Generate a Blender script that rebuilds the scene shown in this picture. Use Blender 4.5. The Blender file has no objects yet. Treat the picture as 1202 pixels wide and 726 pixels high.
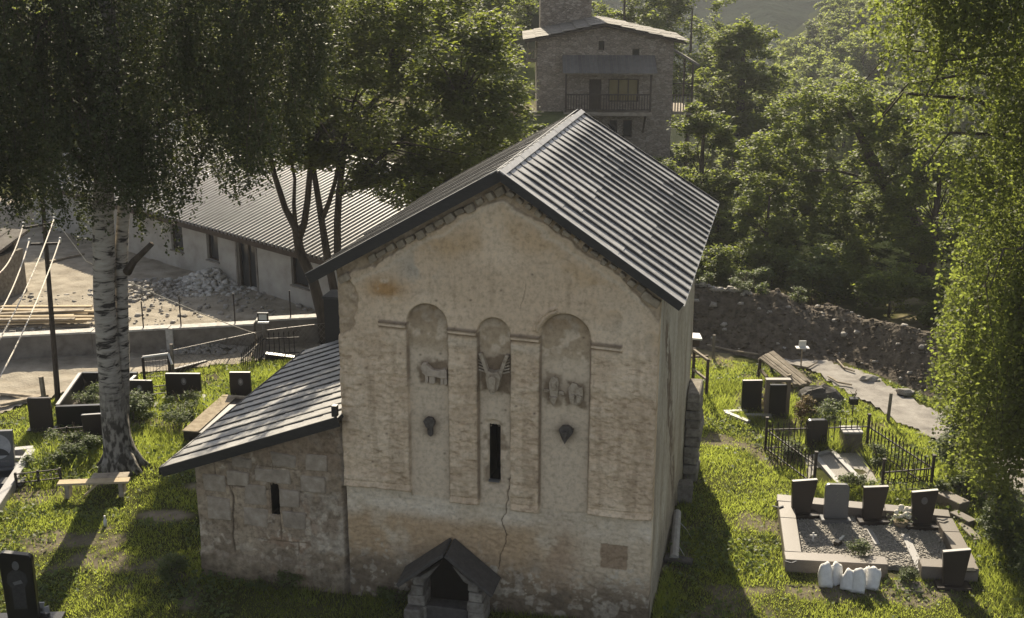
import bpy, math, random
import numpy as np
from mathutils import Vector

random.seed(7)
RNG = np.random.default_rng(11)
SC = bpy.context.scene
COL = SC.collection
PI = math.pi

# ------------------------------------------------------------------ camera, sky, sun, exposure
CAM_H, CAM_PITCH, CAM_ROLL, FPX = 12.7164, 0.2937, 0.0023, 1443.6
cam_d = bpy.data.cameras.new('camera')
cam = bpy.data.objects.new('camera', cam_d)
COL.objects.link(cam)
cam_d.sensor_width = 36.0
cam_d.lens = 36.0 * FPX / 1202.0
cam_d.clip_start = 0.1
cam_d.clip_end = 4000
_F = Vector((0, math.cos(CAM_PITCH), -math.sin(CAM_PITCH)))
_R0 = Vector((1, 0, 0)); _U0 = _R0.cross(_F)
_R = _R0 * math.cos(CAM_ROLL) + _U0 * math.sin(CAM_ROLL)
_U = _U0 * math.cos(CAM_ROLL) - _R0 * math.sin(CAM_ROLL)
from mathutils import Matrix
cam.matrix_world = Matrix(((_R.x, _U.x, -_F.x, 0), (_R.y, _U.y, -_F.y, 0), (_R.z, _U.z, -_F.z, CAM_H), (0, 0, 0, 1)))
SC.camera = cam

SUN_EL, SUN_AZ = math.radians(32), math.radians(-3.0)      # azimuth measured from +Y towards +X
SUN_DIR = Vector((math.sin(SUN_AZ) * math.cos(SUN_EL), math.cos(SUN_AZ) * math.cos(SUN_EL), math.sin(SUN_EL)))
world = bpy.data.worlds.new('World')
SC.world = world
world.use_nodes = True
wn = world.node_tree.nodes; wl = world.node_tree.links
bg = wn['Background']
sky = wn.new('ShaderNodeTexSky')
sky.sky_type = 'NISHITA'
sky.sun_disc = False
sky.sun_elevation = SUN_EL
sky.sun_rotation = SUN_AZ
sky.altitude = 1500
sky.dust_density = 5.0
sky.air_density = 0.8
hsv = wn.new('ShaderNodeHueSaturation')
hsv.inputs['Saturation'].default_value = 0.5
wl.new(sky.outputs['Color'], hsv.inputs['Color'])
wl.new(hsv.outputs['Color'], bg.inputs['Color'])
bg.inputs['Strength'].default_value = 0.085
sun_d = bpy.data.lights.new('sun', 'SUN')
sun_d.energy = 5.0
sun_d.angle = math.radians(0.5)
sun_d.color = (1.0, 0.88, 0.68)
sun = bpy.data.objects.new('sun', sun_d)
COL.objects.link(sun)
sun.location = (0, 60, 60)
sun.rotation_euler = SUN_DIR.to_track_quat('Z', 'Y').to_euler()
SC.view_settings.view_transform = 'Standard'
SC.view_settings.look = 'None'
SC.view_settings.gamma = 1.0
SC.view_settings.exposure = 1.15
SC.render.engine = 'CYCLES'
SC.cycles.max_bounces = 6
SC.cycles.diffuse_bounces = 3
SC.cycles.glossy_bounces = 2
SC.cycles.transmission_bounces = 4
SC.cycles.volume_bounces = 0
SC.cycles.use_denoising = True
SC.cycles.caustics_reflective = False
SC.cycles.caustics_refractive = False
HAZE_DENSITY = 0.0004

# ------------------------------------------------------------------ helpers
def G(x, y, z=0.0):
    """point of the level z seen at photograph pixel (x, y): used as a surveying aid"""
    d = _F + _R * ((x - 601) / FPX) - _U * ((y - 363) / FPX)
    t = (z - CAM_H) / d.z
    return Vector((d.x * t, d.y * t, z))

def AT(x, y, Y):
    d = _F + _R * ((x - 601) / FPX) - _U * ((y - 363) / FPX)
    t = Y / d.y
    return Vector((d.x * t, Y, CAM_H + d.z * t))

def PROJ(P):
    d = Vector(P) - Vector((0, 0, CAM_H))
    w = d.dot(_F)
    return 601 + FPX * d.dot(_R) / w, 363 - FPX * d.dot(_U) / w

def hash2(ix, iy, seed):
    h = (ix.astype(np.int64) * 374761393 + iy.astype(np.int64) * 668265263 + seed * 1274126177) & 0xFFFFFFFF
    h = ((h ^ (h >> 13)) * 1274126177) & 0xFFFFFFFF
    h = h ^ (h >> 16)
    return (h & 0xFFFFFF).astype(np.float64) / float(0xFFFFFF)

def vnoise(x, y, seed=0):
    x = np.asarray(x, float); y = np.asarray(y, float)
    ix = np.floor(x); iy = np.floor(y)
    fx = x - ix; fy = y - iy
    fx = fx * fx * (3 - 2 * fx); fy = fy * fy * (3 - 2 * fy)
    a = hash2(ix, iy, seed); b = hash2(ix + 1, iy, seed)
    c = hash2(ix, iy + 1, seed); d = hash2(ix + 1, iy + 1, seed)
    return (a * (1 - fx) + b * fx) * (1 - fy) + (c * (1 - fx) + d * fx) * fy

def fbm(x, y, octv=4, seed=0, gain=0.5):
    s = 0; amp = 1; tot = 0
    for o in range(octv):
        s = s + amp * vnoise(np.asarray(x) * 2 ** o + 17.3 * o, np.asarray(y) * 2 ** o - 9.1 * o, seed + o)
        tot += amp; amp *= gain
    return s / tot

def sstep(e0, e1, x):
    t = np.clip((np.asarray(x, float) - e0) / (e1 - e0), 0, 1)
    return t * t * (3 - 2 * t)

def raw_mesh(name, V, Fq, smooth=False):
    """V (n,3) array, Fq (m,k) array of equal-sized faces"""
    me = bpy.data.meshes.new(name)
    V = np.ascontiguousarray(V, dtype=np.float32); Fq = np.ascontiguousarray(Fq, dtype=np.int32)
    k = Fq.shape[1]
    me.vertices.add(len(V)); me.vertices.foreach_set('co', V.ravel())
    me.loops.add(Fq.size); me.loops.foreach_set('vertex_index', Fq.ravel())
    me.polygons.add(len(Fq))
    me.polygons.foreach_set('loop_start', np.arange(0, Fq.size, k, dtype=np.int32))
    me.polygons.foreach_set('loop_total', np.full(len(Fq), k, dtype=np.int32))
    if smooth:
        me.polygons.foreach_set('use_smooth', np.ones(len(Fq), dtype=bool))
    me.update(calc_edges=True)
    return me

def set_colors(me, C, name='tint'):
    at = me.color_attributes.new(name, 'FLOAT_COLOR', 'POINT')
    full = np.ones((len(me.vertices), 4), dtype=np.float32)
    full[:, :3] = C
    at.data.foreach_set('color', full.ravel())

def link(name, me, mat=None, parent=None, loc=None, kind=None):
    o = bpy.data.objects.new(name, me)
    COL.objects.link(o)
    if mat is not None and me is not None and not me.materials:
        me.materials.append(mat)
    if parent is not None:
        o.parent = parent
    if loc is not None:
        o.location = loc
    if kind:
        o['kind'] = kind
    return o

def tag(o, label, cat, group=None, kind=None):
    o['label'] = label; o['category'] = cat
    if group: o['group'] = group
    if kind: o['kind'] = kind
    return o

def thing(name, label, cat, loc=(0, 0, 0), rotz=0.0, group=None):
    o = bpy.data.objects.new(name, None)
    COL.objects.link(o)
    o.empty_display_size = 0.2
    o.location = loc; o.rotation_euler = (0, 0, rotz)
    return tag(o, label, cat, group)

class MB:
    """collects simple solids, builds ONE mesh object"""
    def __init__(self):
        self.v = []; self.f = []
    def hexa(self, p):
        """8 corners: bottom ring 0-3, top ring 4-7"""
        b = len(self.v)
        self.v += [tuple(q) for q in p]
        self.f += [(b, b+3, b+2, b+1), (b+4, b+5, b+6, b+7), (b, b+1, b+5, b+4), (b+1, b+2, b+6, b+5), (b+2, b+3, b+7, b+6), (b+3, b, b+4, b+7)]
        return self
    def box(self, x0, x1, y0, y1, z0, z1, jit=0.0):
        p = [(x0, y0, z0), (x1, y0, z0), (x1, y1, z0), (x0, y1, z0), (x0, y0, z1), (x1, y0, z1), (x1, y1, z1), (x0, y1, z1)]
        if jit:
            p = [tuple(c + random.uniform(-jit, jit) for c in q) for q in p]
        return self.hexa(p)
    def slab(self, a, b, c, d, t):
        """quad a b c d extruded by vector t"""
        t = Vector(t); q = [Vector(k) for k in (a, b, c, d)]
        return self.hexa(q + [k + t for k in q])
    def bar(self, p, q, w, h=None, up=(0, 0, 1)):
        p = Vector(p); q = Vector(q); h = w if h is None else h
        d = (q - p).normalized(); u = Vector(up)
        if abs(d.dot(u)) > 0.98: u = Vector((0, 1, 0))
        s = d.cross(u).normalized(); u = s.cross(d).normalized()
        s = s * w / 2; u = u * h / 2
        return self.hexa([p - s - u, p + s - u, q + s - u, q - s - u, p - s + u, p + s + u, q + s + u, q - s + u])
    def tube(self, pts, rad, n=8, cap=True, wob=0.0):
        pts = [Vector(p) for p in pts]
        if not isinstance(rad, (list, tuple)): rad = [rad] * len(pts)
        b = len(self.v); prev = None
        for i, p in enumerate(pts):
            d = (pts[min(i+1, len(pts)-1)] - pts[max(i-1, 0)]).normalized()
            u = Vector((1, 0, 0)) if prev is None else prev
            u = (u - d * u.dot(d))
            if u.length < 1e-3: u = Vector((0, 1, 0)) - d * d.y
            u.normalize(); prev = u; w = d.cross(u)
            for k in range(n):
                a = 2 * PI * k / n
                r = rad[i] * (1 + (random.uniform(-wob, wob) if wob else 0))
                self.v.append(tuple(p + (u * math.cos(a) + w * math.sin(a)) * r))
        for i in range(len(pts) - 1):
            for k in range(n):
                a0 = b + i*n + k; a1 = b + i*n + (k+1) % n
                self.f.append((a0, a1, a1 + n, a0 + n))
        if cap:
            self.f.append(tuple(b + k for k in range(n))[::-1])
            self.f.append(tuple(b + (len(pts)-1)*n + k for k in range(n)))
        return self
    def prism(self, poly, t):
        """planar polygon (3-D points) extruded by vector t"""
        b = len(self.v); n = len(poly); t = Vector(t)
        self.v += [tuple(Vector(p)) for p in poly] + [tuple(Vector(p) + t) for p in poly]
        self.f.append(tuple(range(b, b+n))); self.f.append(tuple(range(b+2*n-1, b+n-1, -1)))
        for k in range(n):
            self.f.append((b+k, b+n+k, b+n+(k+1) % n, b+(k+1) % n))
        return self
    def blob(self, c, r, n=8, m=5, jit=0.0):
        c = Vector(c); r = Vector(r) if not isinstance(r, (int, float)) else Vector((r, r, r))
        b = len(self.v)
        self.v.append(tuple(c - Vector((0, 0, r.z))))
        for i in range(1, m):
            th = -PI/2 + PI*i/m
            for k in range(n):
                a = 2*PI*k/n; j = 1 + (random.uniform(-jit, jit) if jit else 0)
                self.v.append((c.x + r.x*math.cos(th)*math.cos(a)*j, c.y + r.y*math.cos(th)*math.sin(a)*j, c.z + r.z*math.sin(th)*j))
        self.v.append(tuple(c + Vector((0, 0, r.z))))
        e = len(self.v) - 1
        for k in range(n):
            self.f.append((b, b+1+(k+1) % n, b+1+k)); self.f.append((e, e-n+k, e-n+(k+1) % n))
        for i in range(m-2):
            for k in range(n):
                a0 = b+1+i*n+k; a1 = b+1+i*n+(k+1) % n
                self.f.append((a0, a1, a1+n, a0+n))
        return self
    def mesh(self, name, mat, smooth=False):
        me = bpy.data.meshes.new(name)
        me.from_pydata(self.v, [], self.f)
        if smooth:
            me.polygons.foreach_set('use_smooth', np.ones(len(me.polygons), dtype=bool))
        me.update()
        if mat is not None: me.materials.append(mat)
        return me
    def build(self, name, mat, parent=None, smooth=False, bevel=0.0, loc=None, kind=None):
        me = self.mesh(name, mat, smooth)
        import bmesh
        bm = bmesh.new(); bm.from_mesh(me)
        bmesh.ops.recalc_face_normals(bm, faces=bm.faces)
        if bevel:
            bmesh.ops.bevel(bm, geom=list(bm.edges), offset=bevel, segments=1, affect='EDGES', clamp_overlap=True)
        bm.to_mesh(me); bm.free()
        return link(name, me, None, parent, loc, kind)

# ------------------------------------------------------------------ materials
def new_mat(name):
    m = bpy.data.materials.new(name); m.use_nodes = True
    nt = m.node_tree
    for n in list(nt.nodes): nt.nodes.remove(n)
    out = nt.nodes.new('ShaderNodeOutputMaterial')
    return m, nt, out

def mat_noise(name, cols, scale=6.0, rough=0.85, bump=0.3, bscale=None, stretch=(1, 1, 1), metallic=0.0, attr=None, coord='Object', spec=0.3, detail=6, rnd=0.0, amix=1.0, bdist=0.02):
    m, nt, out = new_mat(name); N = nt.nodes.new; L = nt.links.new
    p = N('ShaderNodeBsdfPrincipled'); L(p.outputs[0], out.inputs[0])
    tc = N('ShaderNodeTexCoord'); mp = N('ShaderNodeMapping'); mp.inputs['Scale'].default_value = stretch
    L(tc.outputs[coord], mp.inputs['Vector'])
    nz = N('ShaderNodeTexNoise'); nz.inputs['Scale'].default_value = scale; nz.inputs['Detail'].default_value = detail; nz.inputs['Roughness'].default_value = 0.62
    L(mp.outputs[0], nz.inputs['Vector'])
    rp = N('ShaderNodeValToRGB'); L(nz.outputs['Fac'], rp.inputs['Fac'])
    el = rp.color_ramp.elements
    lo, hi = 0.3, 0.72
    el[0].position = lo; el[0].color = (*cols[0], 1); el[1].position = hi; el[1].color = (*cols[-1], 1)
    for i, c in enumerate(cols[1:-1]):
        e = el.new(lo + (hi - lo) * (i + 1) / (len(cols) - 1)); e.color = (*c, 1)
    col = rp.outputs['Color']
    if attr:
        a = N('ShaderNodeAttribute'); a.attribute_name = attr
        mx = N('ShaderNodeMixRGB'); mx.blend_type = 'MULTIPLY'; mx.inputs['Fac'].default_value = amix
        L(a.outputs['Color'], mx.inputs['Color1']); L(col, mx.inputs['Color2']); col = mx.outputs['Color']
    if rnd:
        oi = N('ShaderNodeObjectInfo'); mr = N('ShaderNodeMapRange')
        mr.inputs['To Min'].default_value = 1 - rnd; mr.inputs['To Max'].default_value = 1 + rnd
        L(oi.outputs['Random'], mr.inputs['Value'])
        hs = N('ShaderNodeHueSaturation'); L(mr.outputs[0], hs.inputs['Value']); L(col, hs.inputs['Color']); col = hs.outputs['Color']
    L(col, p.inputs['Base Color'])
    p.inputs['Roughness'].default_value = rough; p.inputs['Metallic'].default_value = metallic
    p.inputs['Specular IOR Level'].default_value = spec
    if bump:
        nb = N('ShaderNodeTexNoise'); nb.inputs['Scale'].default_value = bscale or scale * 4; nb.inputs['Detail'].default_value = 5
        L(mp.outputs[0], nb.inputs['Vector'])
        bp = N('ShaderNodeBump'); bp.inputs['Strength'].default_value = bump; bp.inputs['Distance'].default_value = bdist
        L(nb.outputs['Fac'], bp.inputs['Height']); L(bp.outputs['Normal'], p.inputs['Normal'])
    return m

def mat_leaf(name, dark, light, trans_col, trans=0.5, clump=0.35, spec=0.16):
    m, nt, out = new_mat(name); N = nt.nodes.new; L = nt.links.new
    ge = N('ShaderNodeNewGeometry')
    nz = N('ShaderNodeTexNoise'); nz.inputs['Scale'].default_value = clump; nz.inputs['Detail'].default_value = 3
    L(ge.outputs['Position'], nz.inputs['Vector'])
    ad = N('ShaderNodeMath'); ad.operation = 'MULTIPLY_ADD'; ad.inputs[1].default_value = 0.55
    L(ge.outputs['Random Per Island'], ad.inputs[0])
    sb = N('ShaderNodeMath'); sb.operation = 'MULTIPLY_ADD'; sb.inputs[1].default_value = 1.1; sb.inputs[2].default_value = -0.32
    L(nz.outputs['Fac'], sb.inputs[0]); L(sb.outputs[0], ad.inputs[2])
    mx = N('ShaderNodeMixRGB'); mx.inputs['Color1'].default_value = (*dark, 1); mx.inputs['Color2'].default_value = (*light, 1)
    L(ad.outputs[0], mx.inputs['Fac']); mx.use_clamp = True
    p = N('ShaderNodeBsdfPrincipled'); p.inputs['Roughness'].default_value = 0.6; p.inputs['Specular IOR Level'].default_value = spec
    L(mx.outputs[0], p.inputs['Base Color'])
    t = N('ShaderNodeBsdfTranslucent')
    tm = N('ShaderNodeMixRGB'); tm.blend_type = 'MULTIPLY'; tm.inputs['Fac'].default_value = 1.0
    gn = N('ShaderNodeMixRGB'); gn.inputs['Color1'].default_value = (.55, .55, .55, 1); gn.inputs['Color2'].default_value = (1.3, 1.3, 1.3, 1)
    L(ad.outputs[0], gn.inputs['Fac'])
    tm.inputs['Color1'].default_value = (*trans_col, 1); L(gn.outputs[0], tm.inputs['Color2'])
    L(tm.outputs[0], t.inputs['Color'])
    ms = N('ShaderNodeMixShader'); ms.inputs['Fac'].default_value = trans
    L(p.outputs[0], ms.inputs[1]); L(t.outputs[0], ms.inputs[2]); L(ms.outputs[0], out.inputs[0])
    return m

def mat_plain(name, col, rough=0.5, metallic=0.0, spec=0.5):
    m, nt, out = new_mat(name)
    p = nt.nodes.new('ShaderNodeBsdfPrincipled'); nt.links.new(p.outputs[0], out.inputs[0])
    p.inputs['Base Color'].default_value = (*col, 1); p.inputs['Roughness'].default_value = rough
    p.inputs['Metallic'].default_value = metallic; p.inputs['Specular IOR Level'].default_value = spec
    return m

M = {}
M['plaster'] = mat_noise('weathered_plaster', [(.74, .72, .69), (1, 1, 1), (1.12, 1.1, 1.06)], 9, .92, .45, 45, attr='tint', spec=.12, bdist=.012)
M['annex_stone'] = mat_noise('lichened_ashlar', [(.6, .58, .55), (.95, .94, .92), (1.25, 1.23, 1.18)], 8, .95, .6, 40, attr='tint', spec=.1, bdist=.015)
M['ashlar'] = mat_noise('pale_ashlar_block', [(.24, .20, .15), (.345, .285, .215), (.45, .385, .305)], 5, .95, .6, 30, spec=.05, rnd=.12)
M['roof_sheet'] = mat_noise('weathered_roof_sheet', [(.20, .193, .182), (.28, .272, .26), (.36, .35, .332)], 5, .5, .15, 60, stretch=(1, 1, 1), spec=.5, rnd=.07)
M['batten'] = mat_noise('dark_roof_batten', [(.03, .029, .028), (.055, .053, .05)], 10, .6, .2, spec=.4)
M['fascia'] = mat_noise('black_fascia_board', [(.012, .011, .010), (.028, .026, .024)], 6, .55, .2, stretch=(1, 1, 6), spec=.4)
M['gable_stone'] = mat_noise('tan_gable_stone', [(.22, .18, .13), (.34, .28, .2), (.42, .36, .27)], 7, .95, .6, 30, spec=.1, rnd=.2)
M['dark_hole'] = mat_noise('shadowed_inner_wall', [(.008, .007, .006), (.016, .014, .012)], 4, .95, .3, spec=.05)  # near-black colour stands in for the shade inside openings
M['carving'] = mat_noise('stained_carved_stone', [(.2, .15, .10), (.40, .33, .24), (.5, .42, .32)], 9, .95, .5, 50, spec=.1)
M['dark_carving'] = mat_noise('sooty_carved_stone', [(.06, .05, .04), (.13, .115, .1)], 14, .95, .5, 50, spec=.1)
M['slate'] = mat_noise('dark_stone_slab', [(.05, .045, .04), (.085, .078, .07)], 9, .85, .5, 40, spec=.25)
M['rough_stone'] = mat_noise('rough_masonry_stone', [(.12, .105, .085), (.2, .18, .15), (.27, .25, .21)], 8, .95, .7, 30, spec=.1, rnd=.25)
M['granite'] = mat_noise('brown_grey_granite', [(.115, .095, .078), (.17, .145, .12)], 40, .5, .1, 90, spec=.4, rnd=.1)
M['black_granite'] = mat_noise('dark_polished_granite', [(.02, .014, .011), (.034, .025, .02)], 50, .4, .04, 90, spec=.3)
M['black_gloss'] = mat_noise('black_polished_granite', [(.006, .006, .006), (.011, .010, .009)], 50, .3, .03, 90, spec=.35)
M['grey_granite'] = mat_noise('grey_headstone_granite', [(.08, .08, .08), (.12, .12, .12)], 45, .4, .06, 90, spec=.5)
M['light_granite'] = mat_noise('pale_kerb_granite', [(.24, .23, .23), (.33, .32, .31)], 40, .5, .1, 90, spec=.45)
M['etched'] = mat_noise('etched_dark_print', [(.022, .021, .02), (.04, .038, .036)], 16, .6, 0, spec=.3)
M['engraving'] = mat_noise('engraved_grey_print', [(.10, .095, .09), (.22, .21, .2)], 22, .6, 0, spec=.3)
M['photo_skin'] = mat_noise('printed_portrait_face', [(.30, .27, .25), (.42, .39, .36)], 20, .5, 0)
M['photo_dark'] = mat_plain('printed_portrait_dark', (.03, .03, .032), .5)
M['photo_back'] = mat_noise('printed_portrait_backdrop', [(.28, .28, .29), (.4, .4, .41)], 9, .5, 0)
M['iron'] = mat_noise('rusty_dark_iron', [(.018, .014, .012), (.045, .032, .024)], 14, .7, .3, spec=.4)
M['cast_stone'] = mat_noise('pale_cast_stone', [(.25, .235, .21), (.36, .34, .3)], 8, .9, .3)
M['wood_old'] = mat_noise('weathered_grey_board', [(.18, .15, .115), (.3, .255, .195), (.38, .33, .26)], 5, .9, .5, 24, stretch=(1, 1, 1), spec=.15, rnd=.2)
M['wood_new'] = mat_noise('pale_sawn_timber', [(.38, .3, .19), (.5, .41, .27)], 5, .85, .3, 24, spec=.2, rnd=.2)
M['wood_dark'] = mat_noise('dark_brown_timber', [(.045, .034, .026), (.085, .066, .05)], 6, .85, .4, 24, spec=.2)
M['concrete'] = mat_noise('stained_concrete', [(.12, .105, .088), (.19, .17, .145), (.24, .22, .19)], 3, .95, .4, 24, spec=.12)
M['render_grey'] = mat_noise('grey_cement_render', [(.25, .235, .205), (.34, .325, .29), (.4, .385, .345)], 1.2, .95, .3, 18, spec=.1)
M['corrugated'] = mat_noise('galvanised_corrugated_sheet', [(.20, .19, .175), (.29, .275, .255)], 1.5, .55, .05, spec=.35)
M['awning'] = mat_noise('weathered_awning_board', [(.11, .1, .09), (.16, .15, .135)], 4, .9, .3, rnd=.15)
M['bark_birch'] = None
M['bark'] = mat_noise('brown_tree_bark', [(.035, .028, .022), (.075, .06, .047), (.11, .09, .07)], 6, .95, .9, 20, stretch=(1, 1, .3), spec=.1, bdist=.04)
M['stone_house'] = None
M['slate_roof'] = mat_noise('pale_slate_roof', [(.10, .09, .075), (.17, .155, .13), (.23, .21, .18)], 3.5, .85, .6, 12, stretch=(1, 2.5, 1), spec=.25)
M['glass'] = mat_plain('dark_window_glass', (.03, .032, .034), .12, 0, .5)
M['glass_warm'] = mat_noise('window_glass_with_curtain', [(.22, .17, .08), (.3, .25, .13)], 2, .25, 0)
M['white_sack'] = mat_noise('white_woven_sack', [(.55, .54, .52), (.72, .71, .69)], 8, .8, .5, 40, spec=.2)
M['white_petal'] = mat_noise('cream_flower_petals', [(.6, .55, .45), (.75, .72, .64)], 30, .7, .2)
M['white_metal'] = mat_plain('white_painted_metal', (.6, .59, .56), .4)
M['lamp_face'] = mat_plain('white_floodlight_lens', (.62, .62, .6), .25)
M['wire'] = mat_plain('pale_insulated_cable', (.62, .56, .47), .45)
M['wire_dark'] = mat_plain('grey_fence_wire', (.2, .18, .16), .5, .4)
M['soil'] = mat_noise('dark_garden_soil', [(.05, .042, .032), (.09, .075, .058)], 8, .95, .8, 30)
M['gravel'] = mat_noise('grey_gravel_chips', [(.16, .145, .125), (.3, .28, .25), (.42, .4, .37)], 40, .9, .3, 60, rnd=0)
M['mound'] = mat_noise('dark_spoil_heap', [(.055, .045, .035), (.105, .088, .068), (.165, .142, .112)], 5, .95, 1.0, 9, spec=.08, bdist=.08)
M['rubble'] = mat_noise('pale_plaster_rubble', [(.3, .28, .25), (.46, .44, .4), (.56, .54, .5)], 6, .9, .5, 24)
M['dirt'] = mat_noise('dusty_bare_dirt', [(.2, .17, .13), (.3, .265, .21), (.38, .34, .275)], 1.4, .95, .8, 14, spec=.08, bdist=.04)
M['road'] = mat_noise('grey_gravel_track', [(.17, .155, .14), (.27, .25, .225), (.33, .31, .28)], 2.2, .92, .8, 30, spec=.12, bdist=.03)
M['ground'] = mat_noise('ground_soil_and_turf', [(.72, .72, .72), (1, 1, 1), (1.25, 1.25, 1.25)], 3, .95, .7, 22, attr='tint', coord='Object', spec=.0, bdist=.03)
M['mountain'] = mat_noise('distant_forested_slope', [(.008, .013, .010), (.016, .024, .017), (.028, .038, .024)], .05, 1.0, .6, .25, spec=.0, bdist=2.0)
M['blade'] = mat_leaf('grass_blades', (.05, .068, .013), (.18, .20, .046), (.45, .52, .085), .52, .9, .2)
M['weed'] = mat_leaf('weed_leaves', (.045, .07, .02), (.12, .15, .05), (.22, .28, .06), .42, 1.0, .3)
M['birch_leaf'] = mat_leaf('birch_leaves', (.03, .042, .014), (.062, .078, .03), (.085, .10, .022), .26, .35)  # darker copy of the birch leaf, the left crown's shade put into the colour
M['birch_leaf_sun'] = mat_leaf('sunlit_birch_leaves', (.06, .075, .018), (.14, .155, .038), (.26, .31, .055), .52, .5)  # brighter copy of the birch leaf, sunlight put into the colour
M['ash_leaf'] = mat_leaf('ash_leaves', (.028, .042, .014), (.10, .125, .034), (.30, .35, .05), .46, .5, .16)
M['tree_leaf'] = mat_leaf('broadleaf_leaves', (.04, .058, .02), (.13, .16, .046), (.34, .40, .06), .48, .6, .16)
M['far_leaf'] = mat_leaf('distant_tree_leaves', (.07, .095, .038), (.18, .215, .07), (.42, .48, .11), .46, .12, .12)
M['herb'] = mat_leaf('red_tinged_herb_leaves', (.12, .05, .02), (.2, .16, .05), (.25, .2, .06), .35, 2.0)

def make_bark_birch():
    m, nt, out = new_mat('birch_bark'); N = nt.nodes.new; L = nt.links.new
    p = N('ShaderNodeBsdfPrincipled'); L(p.outputs[0], out.inputs[0])
    tc = N('ShaderNodeTexCoord'); mp = N('ShaderNodeMapping'); mp.inputs['Scale'].default_value = (2.6, 2.6, 10)
    L(tc.outputs['Object'], mp.inputs['Vector'])
    nz = N('ShaderNodeTexNoise'); nz.inputs['Scale'].default_value = 1.0; nz.inputs['Detail'].default_value = 5; nz.inputs['Roughness'].default_value = .6
    nz.inputs['Distortion'].default_value = .6
    L(mp.outputs[0], nz.inputs['Vector'])
    rp = N('ShaderNodeValToRGB'); L(nz.outputs['Fac'], rp.inputs['Fac'])
    e = rp.color_ramp.elements
    e[0].position = .38; e[0].color = (.035, .03, .026, 1); e[1].position = .49; e[1].color = (.32, .29, .245, 1)
    k = e.new(.7); k.color = (.42, .385, .33, 1)
    # broken grey bark towards the foot: an old birch's plates
    mp2 = N('ShaderNodeMapping'); mp2.inputs['Scale'].default_value = (7, 7, 3.2); L(tc.outputs['Object'], mp2.inputs['Vector'])
    vz = N('ShaderNodeTexNoise'); vz.inputs['Scale'].default_value = 1.3; vz.inputs['Detail'].default_value = 4; L(mp2.outputs[0], vz.inputs['Vector'])
    r2 = N('ShaderNodeValToRGB'); L(vz.outputs['Fac'], r2.inputs['Fac'])
    e = r2.color_ramp.elements
    e[0].position = .44; e[0].color = (.05, .044, .036, 1); e[1].position = .58; e[1].color = (.26, .24, .205, 1)
    sx = N('ShaderNodeSeparateXYZ'); L(tc.outputs['Object'], sx.inputs[0])
    mr = N('ShaderNodeMapRange'); mr.inputs['From Min'].default_value = 1.2; mr.inputs['From Max'].default_value = 2.6; L(sx.outputs['Z'], mr.inputs['Value'])
    mx = N('ShaderNodeMixRGB'); L(mr.outputs[0], mx.inputs['Fac']); L(r2.outputs[0], mx.inputs['Color1']); L(rp.outputs[0], mx.inputs['Color2'])
    L(mx.outputs[0], p.inputs['Base Color']); p.inputs['Roughness'].default_value = .85; p.inputs['Specular IOR Level'].default_value = .2
    bp = N('ShaderNodeBump'); bp.inputs['Strength'].default_value = .7; bp.inputs['Distance'].default_value = .03
    L(mx.outputs[0], bp.inputs['Height']); L(bp.outputs[0], p.inputs['Normal'])
    return m
M['bark_birch'] = make_bark_birch()

def make_house_stone():
    m, nt, out = new_mat('coursed_rubble_masonry'); N = nt.nodes.new; L = nt.links.new
    p = N('ShaderNodeBsdfPrincipled'); L(p.outputs[0], out.inputs[0])
    tc = N('ShaderNodeTexCoord')
    mp = N('ShaderNodeMapping'); mp.inputs['Scale'].default_value = (4.5, 4.5, 9.5); L(tc.outputs['Object'], mp.inputs['Vector'])
    wz = N('ShaderNodeTexNoise'); wz.inputs['Scale'].default_value = 1.5; L(tc.outputs['Object'], wz.inputs['Vector'])
    ad = N('ShaderNodeMixRGB'); ad.blend_type = 'ADD'; ad.inputs['Fac'].default_value = .6; L(mp.outputs[0], ad.inputs['Color1']); L(wz.outputs['Color'], ad.inputs['Color2'])
    vo = N('ShaderNodeTexVoronoi'); vo.inputs['Scale'].default_value = 1.0; L(ad.outputs[0], vo.inputs['Vector'])
    ed = N('ShaderNodeTexVoronoi'); ed.feature = 'DISTANCE_TO_EDGE'; ed.inputs['Scale'].default_value = 1.0; L(ad.outputs[0], ed.inputs['Vector'])
    bw = N('ShaderNodeRGBToBW'); L(vo.outputs['Color'], bw.inputs[0])
    rp = N('ShaderNodeValToRGB'); L(bw.outputs[0], rp.inputs['Fac'])
    e = rp.color_ramp.elements
    e[0].position = .2; e[0].color = (.22, .18, .14, 1); e[1].position = .85; e[1].color = (.38, .325, .26, 1)
    r2 = N('ShaderNodeValToRGB'); L(ed.outputs['Distance'], r2.inputs['Fac'])
    r2.color_ramp.elements[0].color = (.5, .5, .5, 1); r2.color_ramp.elements[1].position = .12
    mx = N('ShaderNodeMixRGB'); mx.blend_type = 'MULTIPLY'; mx.inputs['Fac'].default_value = .8
    L(rp.outputs[0], mx.inputs['Color1']); L(r2.outputs[0], mx.inputs['Color2']); L(mx.outputs[0], p.inputs['Base Color'])
    p.inputs['Roughness'].default_value = .95; p.inputs['Specular IOR Level'].default_value = .1
    bp = N('ShaderNodeBump'); bp.inputs['Strength'].default_value = .8; bp.inputs['Distance'].default_value = .05
    L(r2.outputs[0], bp.inputs['Height']); L(bp.outputs[0], p.inputs['Normal'])
    return m
M['stone_house'] = make_house_stone()

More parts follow.
